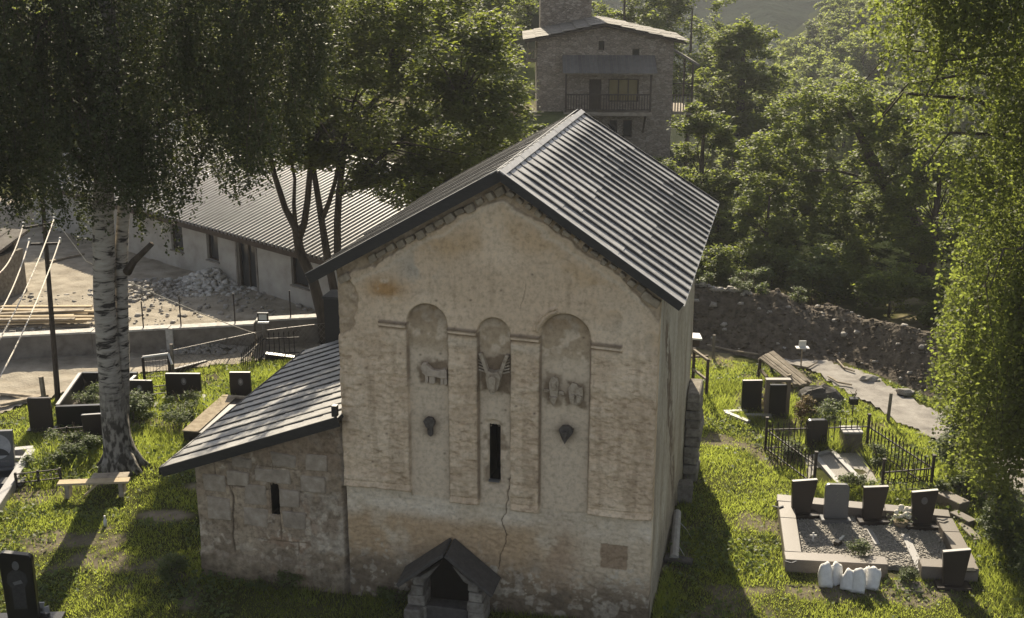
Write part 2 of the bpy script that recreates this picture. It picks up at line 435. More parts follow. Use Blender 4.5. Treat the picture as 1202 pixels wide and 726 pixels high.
# ------------------------------------------------------------------ terrain
def terrain(X, Y):
    X = np.asarray(X, float); Y = np.asarray(Y, float)
    q = (X + 6.53) * .673 + (Y - 41.35) * .739
    left = 1 - sstep(3.0, 9.0, X)
    z = left * (3.9 * sstep(13.5, 22.5, q) + 6.0 * sstep(24, 70, q))
    z = z + (1 - left) * sstep(8, 3, X) * 2.5 * sstep(72, 100, Y)
    gorge = sstep(8, 20, X) * sstep(50, 100, Y)
    z = z - 14.0 * gorge
    ratio = X / np.maximum(Y, 30)
    spur = sstep(.20, .30, ratio)
    z = z + spur * np.clip(Y - 105, 0, 150) * .13
    z = z + 1.2 * (fbm(X * .03, Y * .03, 3, 5) - .5) * sstep(55, 90, Y) * 2
    z = z + (fbm(X * .5, Y * .5, 3, 8) - .5) * .10 * sstep(60, 50, Y)
    return z

def grid_axis(segs):
    out = []
    for a, b, st in segs:
        out += list(np.arange(a, b, st))
    out.append(segs[-1][1])
    return np.array(out)

def grid_faces(nx, ny):
    i, j = np.meshgrid(np.arange(nx - 1), np.arange(ny - 1), indexing='xy')
    a = (j * nx + i).ravel()
    return np.stack([a, a + 1, a + 1 + nx, a + nx], 1)

gx = grid_axis([(-520, -60, 23), (-60, -18, 3), (-18, 17, .14), (17, 60, 2.5), (60, 520, 23)])
gy = grid_axis([(-60, 16, 4), (16, 46, .14), (46, 80, 1.2), (80, 240, 6), (240, 620, 20)])
GX, GY = np.meshgrid(gx, gy, indexing='xy')
GZ = terrain(GX, GY)

def lawn_left(X, Y):
    top = np.interp(X, [-16, -14.1, -11.6, -7.2, -5], [30.8, 31.8, 35.0, 36.4, 36.6])
    return (X < -3) & (Y < top + .5 * (fbm(X * 1.2, Y * 1.2, 3, 3) - .5))
def road_edges(Y):
    l = np.interp(Y, [0, 24, 29.7, 31.3, 35.2, 36.6], [22.0, 13.0, 11.2, 10.45, 9.25, 8.2])
    r = np.interp(Y, [0, 24, 29.0, 32.1, 35.6, 36.8], [25.0, 15.4, 13.2, 12.1, 10.5, 9.5])
    return l, r

tint = np.empty(GX.shape + (3,))
turf = np.array([.058, .062, .022]); dry = np.array([.2, .175, .105]); bare = np.array([.17, .145, .11]); darkf = np.array([.016, .022, .010])
nn = fbm(GX * .9, GY * .9, 5, 21); n2 = fbm(GX * .28, GY * .28, 4, 33)
tint[:] = turf
w = (sstep(.56, .66, nn) * .8)[..., None]; tint = tint * (1 - w) + bare * w
# worn patch on the left lawn, thin turf below the annex
patch = np.exp(-(((GX + 7.9) / 1.0) ** 2 + ((GY - 25.6) / .55) ** 2) * 1.2) + .8 * np.exp(-(((GX + 7.3) / .8) ** 2 + ((GY - 27.2) / .5) ** 2))
w = sstep(.35, .7, patch + (nn - .5) * .8)[..., None]; tint = tint * (1 - w) + np.array([.24, .205, .155]) * w
# dry strip by the spoil heap
w = (sstep(35.2, 36.2, GY) * sstep(4, 5, GX) * sstep(46, 44, GY))[..., None] * sstep(.35, .6, nn)[..., None]; tint = tint * (1 - w) + dry * w
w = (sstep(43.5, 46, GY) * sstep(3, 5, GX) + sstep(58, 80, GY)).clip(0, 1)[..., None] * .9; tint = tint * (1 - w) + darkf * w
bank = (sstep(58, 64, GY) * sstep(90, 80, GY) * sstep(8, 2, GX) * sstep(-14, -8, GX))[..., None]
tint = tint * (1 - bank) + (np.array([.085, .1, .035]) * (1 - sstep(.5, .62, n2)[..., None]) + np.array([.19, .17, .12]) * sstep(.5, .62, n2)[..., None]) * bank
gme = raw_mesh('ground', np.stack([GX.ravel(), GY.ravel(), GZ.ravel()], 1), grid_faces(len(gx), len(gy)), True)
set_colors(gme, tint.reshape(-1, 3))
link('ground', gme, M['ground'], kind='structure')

# mountain that closes the valley
mx_ = np.linspace(-510, 510, 120); my_ = np.linspace(235, 600, 60)
MX, MY = np.meshgrid(mx_, my_, indexing='xy')
MZ = -17 + 62 * sstep(240, 560, MY) + 16 * (fbm(MX * .012, MY * .012, 4, 40) - .5) + 9 * (fbm(MX * .06, MY * .06, 3, 41) - .5)
link('mountain', raw_mesh('mountain', np.stack([MX.ravel(), MY.ravel(), MZ.ravel()], 1), grid_faces(120, 60), True), M['mountain'], kind='structure')

def sheet(name, x0, x1, y0, y1, st, inside, lift, mat, bump=.03):
    xs = np.arange(x0, x1, st); ys = np.arange(y0, y1, st)
    X, Y = np.meshgrid(xs, ys, indexing='xy')
    Z = terrain(X, Y) + lift + bump * (fbm(X * 2.2, Y * 2.2, 4, 61) - .5)
    F = grid_faces(len(xs), len(ys))
    ok = inside(X, Y).ravel()
    F = F[ok[F].all(1)]
    used = np.unique(F); remap = np.full(X.size, -1); remap[used] = np.arange(len(used))
    V = np.stack([X.ravel(), Y.ravel(), Z.ravel()], 1)[used]
    return link(name, raw_mesh(name, V, remap[F], True), mat, kind='structure')

def yard_in(X, Y):
    q = (X + 6.53) * .673 + (Y - 41.35) * .739
    return (~lawn_left(X, Y)) & (q < 2.0) & (X < -1) & (Y > 28)
sheet('dirt_yard', -30, -1, 29, 62, .16, yard_in, .05, M['dirt'], .12)
def road_in(X, Y):
    l, r = road_edges(Y); n = (fbm(X * 1.5, Y * 1.5, 3, 71) - .5) * .7
    return (X > l + n) & (X < r + n)
sheet('gravel_road', 7, 26, 2, 37.2, .12, road_in, .055, M['road'], .05)

# spoil heap along the road
sx_ = np.linspace(2.8, 19, 190); st_ = np.linspace(0, 1, 56)
S, T = np.meshgrid(sx_, st_, indexing='xy')
front = np.interp(S, [2.8, 6, 7.9, 10.5, 12.1, 14, 19], [38.6, 37.6, 36.5, 36.2, 33.4, 31.6, 27.5])
wid = np.interp(S, [2.8, 8, 12, 19], [4.4, 4.6, 4.6, 5.0])
hh = np.interp(S, [2.8, 6, 8.3, 11, 13.8, 19], [1.75, 1.7, 1.5, 1.3, 1.4, 1.4])
prof = np.where(T < .55, sstep(-.12, .58, T) ** 1.15, sstep(1.0, .52, T))
Yh = front + T * wid + .5 * (fbm(S * .8, T * 3, 3, 81) - .5)
Zh = hh * prof * (1 + .6 * (fbm(S * .7, T * 2, 4, 82) - .5)) + .2 * (fbm(S * 3.1, Yh * 3.1, 4, 83) - .5) * np.minimum(1, T * 6) * np.minimum(1, (1 - T) * 6) + .1 * (fbm(S * 9, Yh * 9, 2, 86) - .5) - .08
link('dirt_mound', raw_mesh('dirt_mound', np.stack([S.ravel(), Yh.ravel(), Zh.ravel()], 1), grid_faces(190, 56), True), M['mound'], kind='structure')

# ------------------------------------------------------------------ the church
PSI = 0.227
CH_O = (-0.31358, 21.42269, 0.0)
APX, ZA, ZR, ZL, EAVE = 0.176, 8.83, 6.687, 6.781, 3.39
FO, LEN_E, LEN_R = 0.445, 8.25, 7.55
church = thing('church', 'old plastered stone church with gabled dark roof and carved arched niches', 'church', CH_O, -PSI)

def roof_z(a):
    a = np.asarray(a, float)
    return np.where(a > APX, ZA - (a - APX) * (ZA - ZR) / (EAVE - APX), ZA - (APX - a) * (ZA - ZL) / (EAVE + APX))

BAYS = [(-1.65, -.88, 6.27), (-.30, .31, 6.09), (.87, 1.79, 6.26)]
PANELS = [(-3.4, -1.65, 2.44), (-.88, -.30, 2.31), (.31, .87, 2.27), (1.79, 3.4, 2.36)]
SLIT = (-.105, .065, 2.84, 3.93)

def in_bay(a, z, grow=0.0):
    m = np.zeros(a.shape)
    for l, r, zt in BAYS:
        c = (l + r) / 2; rad = (r - l) / 2 + grow; zc = zt - (r - l) / 2
        d = np.where(z < zc, np.abs(a - c) - rad, np.sqrt((a - c) ** 2 + (z - zc) ** 2) - rad)
        m = np.maximum(m, sstep(.018, -.018, d))
    return m

def facade_fields(a, z):
    bay = in_bay(a, z)
    zlow = np.full(a.shape, 2.35)
    for l, r, zl in PANELS:
        zlow = np.where((a >= l) & (a < r), zl, zlow)
    zlow = zlow + .03 * (fbm(a * 3, z * 0, 2, 90) - .5)
    above = sstep(-.02, .02, z - zlow) * (1 - bay)
    rough = fbm(a * 2.2, z * 4.5, 5, 91)
    fine = fbm(a * 14, z * 14, 3, 92)
    rid = 1 - np.abs(2 * fbm(a * 5.5 + .6 * rough, z * 9, 4, 89) - 1)
    rel = ZA * 0 + roof_z(a) - z
    d = .004 * (fine - .5)
    d = d + bay * .02 * (fbm(a * 3, z * 2, 3, 93) - .5)
    panelzone = above * sstep(5.78, 5.6, z)
    d = d + above * (.11 + .025 * (fbm(a * 1.2, z * 1.2, 3, 94) - .5)) + panelzone * (.075 * (rough - .5) + .03 * (fbm(a * 7, z * 11, 3, 95) - .5) + .036 * (rid - .75) * sstep(5.5, 4.9, z + .5 * (rough - .5)))
    d = d + above * (1 - panelzone) * .035 * (fbm(a * 1.6, z * 3, 4, 96) - .5)
    # moulding at the foot of the panels
    d = d + above * .035 * np.exp(-((z - zlow - .05) / .035) ** 2) + above * .022 * np.exp(-((z - zlow - .15) / .015) ** 2) * -1
    # string course
    zs = 5.85 - (a + 2.21) * .033
    segs = np.zeros(a.shape)
    for l, r in ((-2.2, -1.65), (-.88, -.30), (.31, .87), (1.79, 2.37)):
        segs = np.maximum(segs, sstep(l - .012, l + .012, a) * sstep(r + .012, r - .012, a))
    segs = segs * (1 - bay)
    d = d + segs * (.07 * sstep(.055, .035, np.abs(z - zs)) - .03 * np.exp(-((z - zs + .09) / .025) ** 2) - .035 * np.exp(-((z - zs - .005) / .012) ** 2))
    # hood over the right-hand niche, only its left part survives
    c = 1.33; zc = 5.80; rr = np.sqrt((a - c) ** 2 + (z - zc) ** 2); an = np.degrees(np.arctan2(z - zc, a - c))
    hood = sstep(.475, .49, rr) * sstep(.63, .61, rr) * sstep(104, 108, an) * sstep(172, 166, an)
    d = d + hood * (.045 + .02 * np.sin(rr * 110))
    # exposed rubble where the plaster has gone: along the rakes and at the left shoulder
    ln = fbm(a * 2.3, z * 2.3, 4, 97)
    edge = .36 + .34 * np.clip(ln - .35, 0, 1) + .22 * sstep(2.2, 3, a) + .16 * np.exp(-((a - .2) / .5) ** 2)
    lost = sstep(edge + .02, edge - .02, rel) * sstep(5.7, 5.9, z)
    sh = sstep(.03, -.03, np.hypot((a + 3.05) / .62, (z - 6.15) / .72) - (.78 + .55 * (ln - .5)))
    lost = np.maximum(lost, sh)
    rub = fbm(a * 7, z * 7, 3, 98)
    d = d - lost * .06 + lost * .09 * (rub - .5)
    # lower wall
    low = sstep(.02, -.02, z - zlow)
    d = d + low * .03 * (rid - .75) + low * .05 * (fbm(a * 1.5, z * 1.8, 4, 99) - .5) + low * .02 * (fbm(a * 9, z * 9, 3, 100) - .5) * sstep(1.6, .8, z)
    # missing render patch
    pt = sstep(.03, .0, np.maximum(np.abs(a - 2.31) - .24, np.abs(z - 1.5) - .24) + .05 * (fine - .5))
    d = d - pt * .025 * (1 - .8 * fine)
    # broken jambs of the slit window
    sl = np.maximum(np.abs(a - (SLIT[0] + SLIT[1]) / 2) - .085, np.abs(z - 3.36) - .56)
    jam = sstep(.17, .03, sl + .22 * (fbm(a * 6, z * 6, 3, 101) - .5))
    d = d - jam * .055 * (.5 + rub)
    # crack running down to the shrine
    ca = np.interp(z, [.9, 1.25, 1.7, 2.0, 2.35, 2.7, 3.0], [.03, .14, .2, .13, .22, .31, .30]) + .13 * (fbm(z * 5, z * 0, 4, 102) - .5)
    crack = sstep(.014, .003, np.abs(a - ca)) * sstep(.85, 1.0, z) * sstep(3.1, 2.9, z)
    ca2 = np.interp(z, [5.55, 6.4, 6.8], [.31, .52, .6]); 
    crack = np.maximum(crack, .5 * sstep(.012, .003, np.abs(a - ca2 - .04 * (fbm(z * 6, z * 0, 2, 103) - .5))) * sstep(6.2, 6.4, z) * sstep(6.85, 6.7, z))
    d = d - crack * .03
    return dict(bay=bay, above=above, panel=panelzone, lost=lost, low=low, d=d, rel=rel, pt=pt, jam=jam, crack=crack, rub=rub, segs=segs, zlow=zlow, rough=rough, ln=ln, zs=zs, hood=hood, fine=fine)

def mixc(c, col, w):
    w = np.clip(w, 0, 1)[..., None]
    return c * (1 - w) + np.array(col) * w

def facade_color(a, z, f):
    n1 = fbm(a * .9, z * .9, 5, 110); n2 = fbm(a * 2.4, z * 2.4, 5, 111); n3 = fbm(a * 6, z * 6, 4, 112)
    nv = fbm(a * 5, z * .7, 4, 113)
    c = np.zeros(a.shape + (3,)); c[:] = (.52, .43, .325)
    c = mixc(c, (.58, .49, .38), sstep(.45, .65, n1))
    c = mixc(c, (.44, .355, .265), f['panel'] * sstep(.42, .62, n2) * .6)
    hz = fbm(a * 9, z * 26, 4, 116); c = mixc(c, (.30, .225, .155), f['panel'] * sstep(.60, .70, hz) * .55)
    c = mixc(c, (.58, .5, .395), f['panel'] * sstep(.52, .7, f['rough']) * .6)
    c = mixc(c, (.52, .46, .375), f['bay'] * .8)
    # ochre bands under the gable and a round ochre patch on the left shoulder
    band = np.exp(-((f['rel'] - .95 - .5 * (n1 - .5)) / .28) ** 2) * sstep(-1.4, -.5, a) * (1 - f['bay'])
    c = mixc(c, (.46, .345, .215), band * sstep(.40, .62, n2 + .05) * .65)
    c = mixc(c, (.37, .235, .11), np.exp(-(((a + 2.05) / .34) ** 2 + ((z - 6.52) / .2) ** 2)) * sstep(.3, .6, n3 + .15) * 1.2)
    c = mixc(c, (.44, .32, .19), .7 * np.exp(-(((a + 1.0) / .5) ** 2 + ((z - 7.4) / .2) ** 2)) * sstep(.35, .6, n3 + .1))
    # pale rims round the lost plaster, grey repairs
    rim = np.clip(sstep(.0, .5, f['lost']) * 0 + np.exp(-((f['rel'] - (.53 + .34 * np.clip(f['ln'] - .35, 0, 1))) / .05) ** 2), 0, 1) * sstep(5.9, 6.1, z)
    c = mixc(c, (.56, .5, .41), rim * .7)
    c = mixc(c, (.37, .345, .30), np.exp(-(((a + 1.45) / .38) ** 2 + ((z - 6.95) / .35) ** 2)) * sstep(.42, .55, n2) * .9)
    c = mixc(c, (.36, .335, .29), np.exp(-(((a - 2.55) / .35) ** 2 + ((z - 6.0) / .42) ** 2)) * sstep(.45, .55, n2) * .9)
    c = mixc(c, (.53, .475, .39), np.exp(-(((a - 2.3) / .5) ** 2 + ((z - 6.1) / .5) ** 2)) * sstep(.55, .45, n2) * .5)
    c = mixc(c, (.29, .235, .17), f['lost'] * (.5 + .5 * sstep(.3, .7, f['rub'])))
    c = mixc(c, (.44, .37, .285), f['lost'] * sstep(.55, .7, f['rub']) * .8)
    # lower wall: pale lime wash, brown band, damp-stained foot darkened further as painted shade
    lw = f['low']
    c = mixc(c, (.5, .45, .37), lw * .9)
    c = mixc(c, (.60, .56, .49), lw * np.exp(-((z - 2.05) / .28) ** 2) * sstep(.42, .6, n2) * .75)
    br = lw * sstep(2.1, 1.7, z + .5 * (n1 - .5)) * sstep(.4, .7, z) * np.where(a < .6, 1, sstep(1.6, .5, a) * .7 + .25)
    c = mixc(c, (.36, .265, .165), br * sstep(.3, .5, n1 + .1) * .85)
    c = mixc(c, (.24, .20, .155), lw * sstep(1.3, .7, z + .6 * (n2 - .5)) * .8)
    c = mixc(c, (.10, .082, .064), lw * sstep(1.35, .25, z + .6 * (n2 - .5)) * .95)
    n4 = fbm(a * 13, z * 13, 4, 117); c = mixc(c, (.40, .375, .325), lw * sstep(.54, .64, n4) * sstep(.5, .62, n2) * sstep(.25, .6, z) * sstep(1.6, 1.1, z) * .8)
    c = mixc(c, (.4, .385, .35), lw * sstep(.56, .66, n3) * sstep(1.3, .9, z) * .4)
    c = mixc(c, (.30, .22, .15), lw * np.exp(-(((a - 1.25) / .45) ** 2 + ((z - 1.4) / .8) ** 2)) * sstep(.35, .55, n2) * .8)
    c = mixc(c, (.25, .19, .135), f['pt'] * .9)
    # dark rims and lichen in the niche heads
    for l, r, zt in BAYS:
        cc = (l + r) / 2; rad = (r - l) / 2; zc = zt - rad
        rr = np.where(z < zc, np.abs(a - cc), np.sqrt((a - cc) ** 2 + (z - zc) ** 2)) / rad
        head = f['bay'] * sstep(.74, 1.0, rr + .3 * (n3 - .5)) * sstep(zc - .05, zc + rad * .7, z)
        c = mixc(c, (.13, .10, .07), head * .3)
        if l > .5: c = mixc(c, (.32, .235, .14), f['bay'] * sstep(zc + .1, zt - .02, z) * sstep(.42, .62, n3) * .35)
        if -1 < l < 0: c = mixc(c, (.27, .205, .13), f['bay'] * sstep(5.2, 5.55, z) * sstep(.33, .55, n3) * .6)
        # dark line along the vertical arrises
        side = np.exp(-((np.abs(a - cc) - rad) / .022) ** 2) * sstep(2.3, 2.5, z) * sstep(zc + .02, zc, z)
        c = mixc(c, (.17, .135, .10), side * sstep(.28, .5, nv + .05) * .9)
    # dark line along the top of the string course, another under it
    c = mixc(c, (.12, .092, .065), f['segs'] * np.exp(-((z - f['zs'] - .035) / .03) ** 2) * .85)
    c = mixc(c, (.16, .125, .09), f['segs'] * np.exp(-((z - f['zs'] + .08) / .025) ** 2) * .7)
    c = mixc(c, (.50, .46, .39), (1 - f['bay']) * f['above'] * sstep(.12, .16, f['zs'] - z) * np.exp(-((f['zs'] - z - .2) / .12) ** 2) * ((a > -.9) & (a < .9)) * .5)
    for ba, bz, rr_, s in ((-1.27, 3.9, .17, 1.0), (-1.27, 3.72, .13, .8), (1.36, 3.97, .19, 1.0), (0, 5.0, .3, .8), (-1.15, 4.93, .2, .45), (1.0, 4.93, .16, .4), (1.12, 4.78, .19, .7), (1.53, 4.76, .2, .8), (-1.3, 5.1, .1, .7)):
        c = mixc(c, (.115, .085, .06), np.exp(-(((a - ba) / rr_) ** 2 + ((z - bz) / rr_) ** 2)) * s * (.6 + .8 * (n3 - .2)))
    for i in range(26):
        pa = random.uniform(-2.8, 2.8); pz = random.uniform(2.6, 7.2)
        c = mixc(c, (.13, .1, .075), np.exp(-(((a - pa) / .025) ** 2 + ((z - pz) / .02) ** 2)) * .9)
    c = mixc(c, (.30, .235, .165), sstep(.60, .72, nv) * f['above'] * sstep(.5, 1.6, f['rel']) * .35)
    c = mixc(c, (.22, .175, .125), f['jam'] * sstep(.38, .58, n3) * .75)
    c = mixc(c, (.10, .08, .06), f['crack'] * .9)
    # small pitting of the old surface
    # dark surround of the carved beast and the heads
    for (x0, x1, y0, y1, w_) in ((-1.45, -.88, 4.66, 5.15, .85), (-.29, .30, 4.60, 5.36, .85), (.95, 1.29, 4.66, 4.82, .7), (1.02, 1.24, 4.48, 5.06, .6), (1.36, 1.70, 4.49, 4.96, .8)):
        e_ = np.maximum(np.maximum(x0 - a, a - x1), np.maximum(y0 - z, z - y1)) + .26 * (n3 - .5)
        c = mixc(c, (.17, .13, .09), sstep(.03, -.05, e_) * w_ * f['bay'])
    c = c * (1 - .14 * sstep(.62, .72, fbm(a * 22, z * 22, 3, 115)))[..., None]
    # overall tint, then clipped
    return np.clip(c * np.array([1.22, 1.145, 1.03]), .025, .78)

def wall_grid(name, a0, a1, ztop, na, nz, fields, color, mat, parent, hole=None, ret=.25, frame=None):
    """relief wall: columns follow the roof line; returns at both ends"""
    a = np.linspace(a0, a1, na); t = np.linspace(0, 1, nz)
    A, Tt = np.meshgrid(a, t, indexing='xy')
    Zt = ztop(A); Z = -.15 + Tt * (Zt + .15)
    f = fields(A, Z)
    C = color(A, Z, f)
    D = f['d']
    A2 = np.concatenate([A[:, :1], A, A[:, -1:]], 1); Z2 = np.concatenate([Z[:, :1], Z, Z[:, -1:]], 1)
    B2 = np.concatenate([np.full((nz, 1), ret), -D, np.full((nz, 1), ret)], 1)
    C2 = np.concatenate([C[:, :1], C, C[:, -1:]], 1)
    F = grid_faces(na + 2, nz)
    if hole:
        l, r, zb, zt = hole
        inside = ((A2 > l) & (A2 < r) & (Z2 > zb) & (Z2 < zt) & ((Z2 < zt - .09) | (np.hypot((A2 - (l + r) / 2) / ((r - l) / 2), (Z2 - zt + .09) / .09) < 1.0))).ravel()
        F = F[~inside[F].any(1)]
        top_ = np.hypot((A2 - (l + r) / 2) / ((r - l) / 2), np.clip(Z2 - zt + .09, 0, 9) / .09) > 1.0
        near = ((A2 > l - .022) & (A2 < r + .022) & (Z2 > zb - .022) & (Z2 < zt + .022))
        B2 = np.where(near, .10, B2)
    V = np.stack([A2.ravel(), B2.ravel(), Z2.ravel()], 1)
    if frame is not None: V = frame(V)
    me = raw_mesh(name, V, F, True)
    set_colors(me, C2.reshape(-1, 3))
    return link(name, me, mat, parent)

def ztop_hall(a): return roof_z(np.clip(a, -3.0, 3.0)) - .14
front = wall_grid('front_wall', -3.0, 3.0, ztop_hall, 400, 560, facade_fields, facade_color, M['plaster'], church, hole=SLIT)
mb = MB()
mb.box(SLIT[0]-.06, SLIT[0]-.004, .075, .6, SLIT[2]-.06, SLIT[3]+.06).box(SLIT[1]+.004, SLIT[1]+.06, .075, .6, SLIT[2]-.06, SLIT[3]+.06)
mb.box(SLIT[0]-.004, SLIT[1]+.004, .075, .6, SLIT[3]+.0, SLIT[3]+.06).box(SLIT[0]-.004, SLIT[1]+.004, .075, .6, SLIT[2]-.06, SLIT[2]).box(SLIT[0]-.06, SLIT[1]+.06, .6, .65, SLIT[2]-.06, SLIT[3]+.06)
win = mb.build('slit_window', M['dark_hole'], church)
MB().box(SLIT[0]-.02, SLIT[1]+.02, -.02, .07, SLIT[2]-.035, SLIT[2]-.004).build('sill', M['grey_granite'], win)

# right-hand long wall: streaked plaster
def side_fields(s, z):
    d = .05 * (fbm(s * .8, z * .5, 4, 120) - .5) + .03 * (fbm(s * 5, z * 2.5, 4, 121) - .5)
    st = sstep(.05, -.05, np.abs(s - (5.2 - z * .62)) - (.35 + .5 * (fbm(s * 1.5, z * 1.5, 3, 122) - .5)))
    return dict(d=d - st * .05 * fbm(s * 9, z * 9, 2, 123), st=st)
def side_color(s, z, f):
    n1 = fbm(s * 2.2, z * .6, 5, 124); n2 = fbm(s * 6, z * 1.2, 4, 125)
    c = np.zeros(s.shape + (3,)); c[:] = (.42, .37, .29)
    c = mixc(c, (.5, .455, .37), sstep(.5, .7, n1)); c = mixc(c, (.30, .25, .19), sstep(.45, .3, n1) * .7)
    c = mixc(c, (.17, .125, .09), f['st'] * sstep(.35, .55, n2) * .9)
    c = mixc(c, (.2, .17, .13), sstep(1.4, .4, z + (n2 - .5)) * .7)
    return c
wall_grid('side_wall', 0.02, 8.0, lambda s: np.full(s.shape, ZR + .12), 220, 240, side_fields, side_color, M['plaster'], church,
          frame=lambda V: np.stack([2.985 - V[:, 1], V[:, 0], V[:, 2]], 1))
MB().box(-2.98, 2.9, 7.7, 8.0, -.15, 6.7).prism([(-2.98, 7.7, 6.702), (2.9, 7.7, 6.702), (APX, 7.7, ZA-.2)], (0, .3, 0)).build('back_wall', M['concrete'], church)
MB().box(-3.0, -2.72, .27, 7.69, -.15, 6.75).build('north_wall', M['rough_stone'], church)
# stump of masonry against the far end of the side wall
for i in range(10):
    z0 = i * .235
    MB().box(3.0, 3.34 + random.uniform(-.04, .05), 6.9 + random.uniform(-.06, .06), 7.9 + random.uniform(-.06, .06), z0, z0 + .232, .025).build('stone', M['rough_stone'], church, bevel=.03)

# roof
def rp(side, s, b0e, b0r, lift=0.0):
    """point on a roof slope: s 0 ridge .. 1 eave; b interpolated from ridge to eave"""
    ae = EAVE if side > 0 else -EAVE; ze = ZR if side > 0 else ZL
    a = APX + (ae - APX) * s; z = ZA + (ze - ZA) * s; b = b0r + (b0e - b0r) * s
    n = Vector(((ZA - ze) * side, 0, abs(ae - APX))).normalized()
    return Vector((a, b, z)) + n * lift
def slope_n(side):
    ze = ZR if side > 0 else ZL; ae = EAVE if side > 0 else -EAVE
    return Vector(((ZA - ze) * side, 0, abs(ae - APX))).normalized()
mb = MB()
for side in (1, -1):
    q = [rp(side, 0, -FO, -FO, -.03), rp(side, 1, -FO, -FO, -.03), rp(side, 1, LEN_E, LEN_E, -.03), rp(side, 0, LEN_R, LEN_R, -.03)]
    mb.slab(*q, -slope_n(side) * .07)
roof = mb.build('roof', M['fascia'], church)
NS = 19
seg_cuts = [0, .34, .68, 1.0]
for side in (1, -1):
    nrm = slope_n(side)
    for i in range(NS):
        f0, f1 = i / NS, (i + 1) / NS
        be = lambda f: -FO + (LEN_E + FO) * f
        br = lambda f: -FO + (LEN_R + FO) * f
        off = random.uniform(-.05, .05)
        for k in range(3):
            s0 = seg_cuts[k] + (off if k > 0 else 0); s1 = seg_cuts[k+1] + (off if k < 2 else 0) + (.015 if k < 2 else .02)
            l0, l1 = .004 + random.uniform(0, .002), .014 + random.uniform(0, .004)
            q = [rp(side, s0, be(f0), br(f0), l0), rp(side, s0, be(f1), br(f1), l0 + random.uniform(-.003, .004)), rp(side, s1, be(f1), br(f1), l1 + random.uniform(-.003, .004)), rp(side, s1, be(f0), br(f0), l1)]
            MB().slab(*q, -nrm * .012).build('roof_sheet', M['roof_sheet'], roof)
        if i > 0:
            w = .034 / (LEN_E + FO); fa, fb = f0 - w, f0 + w
            mb = MB()
            P = lambda s, f, l: rp(side, s, be(f), br(f), l)
            h0, h1 = .015, .052 + random.uniform(-.008, .008)
            mb.hexa([P(.03, fa, 0), P(.03, fb, 0), P(.14, fb, 0), P(.14, fa, 0), P(.03, fa, h0), P(.03, fb, h0), P(.14, fb, h1), P(.14, fa, h1)])
            mb.hexa([P(.14, fa, 0), P(.14, fb, 0), P(1.015, fb, 0), P(1.015, fa, 0), P(.14, fa, h1), P(.14, fb, h1), P(1.015, fb, h1), P(1.015, fa, h1)])
            mb.build('batten', M['batten'], roof)
    # verge boards front and back
    for b_e, b_r, dy in ((-FO - .035, -FO - .035, .033), (LEN_E + .002, LEN_R + .002, .033)):
        a0, a1 = rp(side, 0, b_e, b_r, .05), rp(side, 1.012, b_e, b_r, .05)
        MB().slab(a0, a1, a1 + Vector((0, dy, 0)), a0 + Vector((0, dy, 0)), -nrm * (.2 if side < 0 else .15)).build('fascia_board', M['fascia'], roof)
    # bright drip edge catching the light on the verge
    a0, a1 = rp(side, 0.0, -FO - .042, -FO - .042, .052), rp(side, 1.012, -FO - .042, -FO - .042, .052)
    MB().slab(a0, a1, a1 + Vector((0, .07, 0)), a0 + Vector((0, .07, 0)), nrm * .008).build('drip_edge', M['roof_sheet'], roof)
for k in range(5):
    y0 = -FO - .05 + k * (LEN_R + FO + .05) / 5; y1 = y0 + (LEN_R + FO + .05) / 5 + .03
    mb = MB()
    for side in (1, -1):
        a0 = rp(side, 0, y0, y0, .045 + .004 * k); a1 = rp(side, .03, y0, y0, .038 + .004 * k); d = Vector((0, y1 - y0, 0))
        mb.slab(a0, a1, a1 + d, a0 + d, slope_n(side) * .01)
    mb.build('ridge_cap', M['roof_sheet'], roof)

# stones of the rake courses
def rake_stones(a_list, wid_, drop, hgt):
    for i, a in enumerate(a_list):
        w_ = wid_ * random.uniform(.75, 1.15); h_ = hgt * random.uniform(.75, 1.2)
        sl = -(ZA - ZR) / (EAVE - APX) if a > APX else (ZA - ZL) / (EAVE + APX)
        z1 = float(roof_z(a)) - drop + random.uniform(-.02, .02)
        t = Vector((1, 0, sl)).normalized(); n = Vector((-sl, 0, 1)).normalized()
        c = Vector((a, -.19 + random.uniform(-.02, .015), z1))
        p0 = c - t * w_ / 2; p1 = c + t * w_ / 2
        j = lambda: Vector((random.uniform(-.015, .015), random.uniform(-.01, .01), random.uniform(-.015, .015)))
        dn = -n * h_
        MB().hexa([p0 + dn + j(), p1 + dn + j(), p1 + dn + Vector((0, .2, 0)), p0 + dn + Vector((0, .2, 0)), p0 + j(), p1 + j(), p1 + Vector((0, .2, 0)), p0 + Vector((0, .2, 0))]).build('gable_stone', M['gable_stone'], church, bevel=.014)
rake_stones(np.linspace(-2.3, .1, 14), .17, .275, .13)
rake_stones([-2.86], .30, .33, .16)
rake_stones(np.linspace(.35, 2.7, 15), .13, .27, .085)
rake_stones([2.8, 2.95], .2, .31, .14)

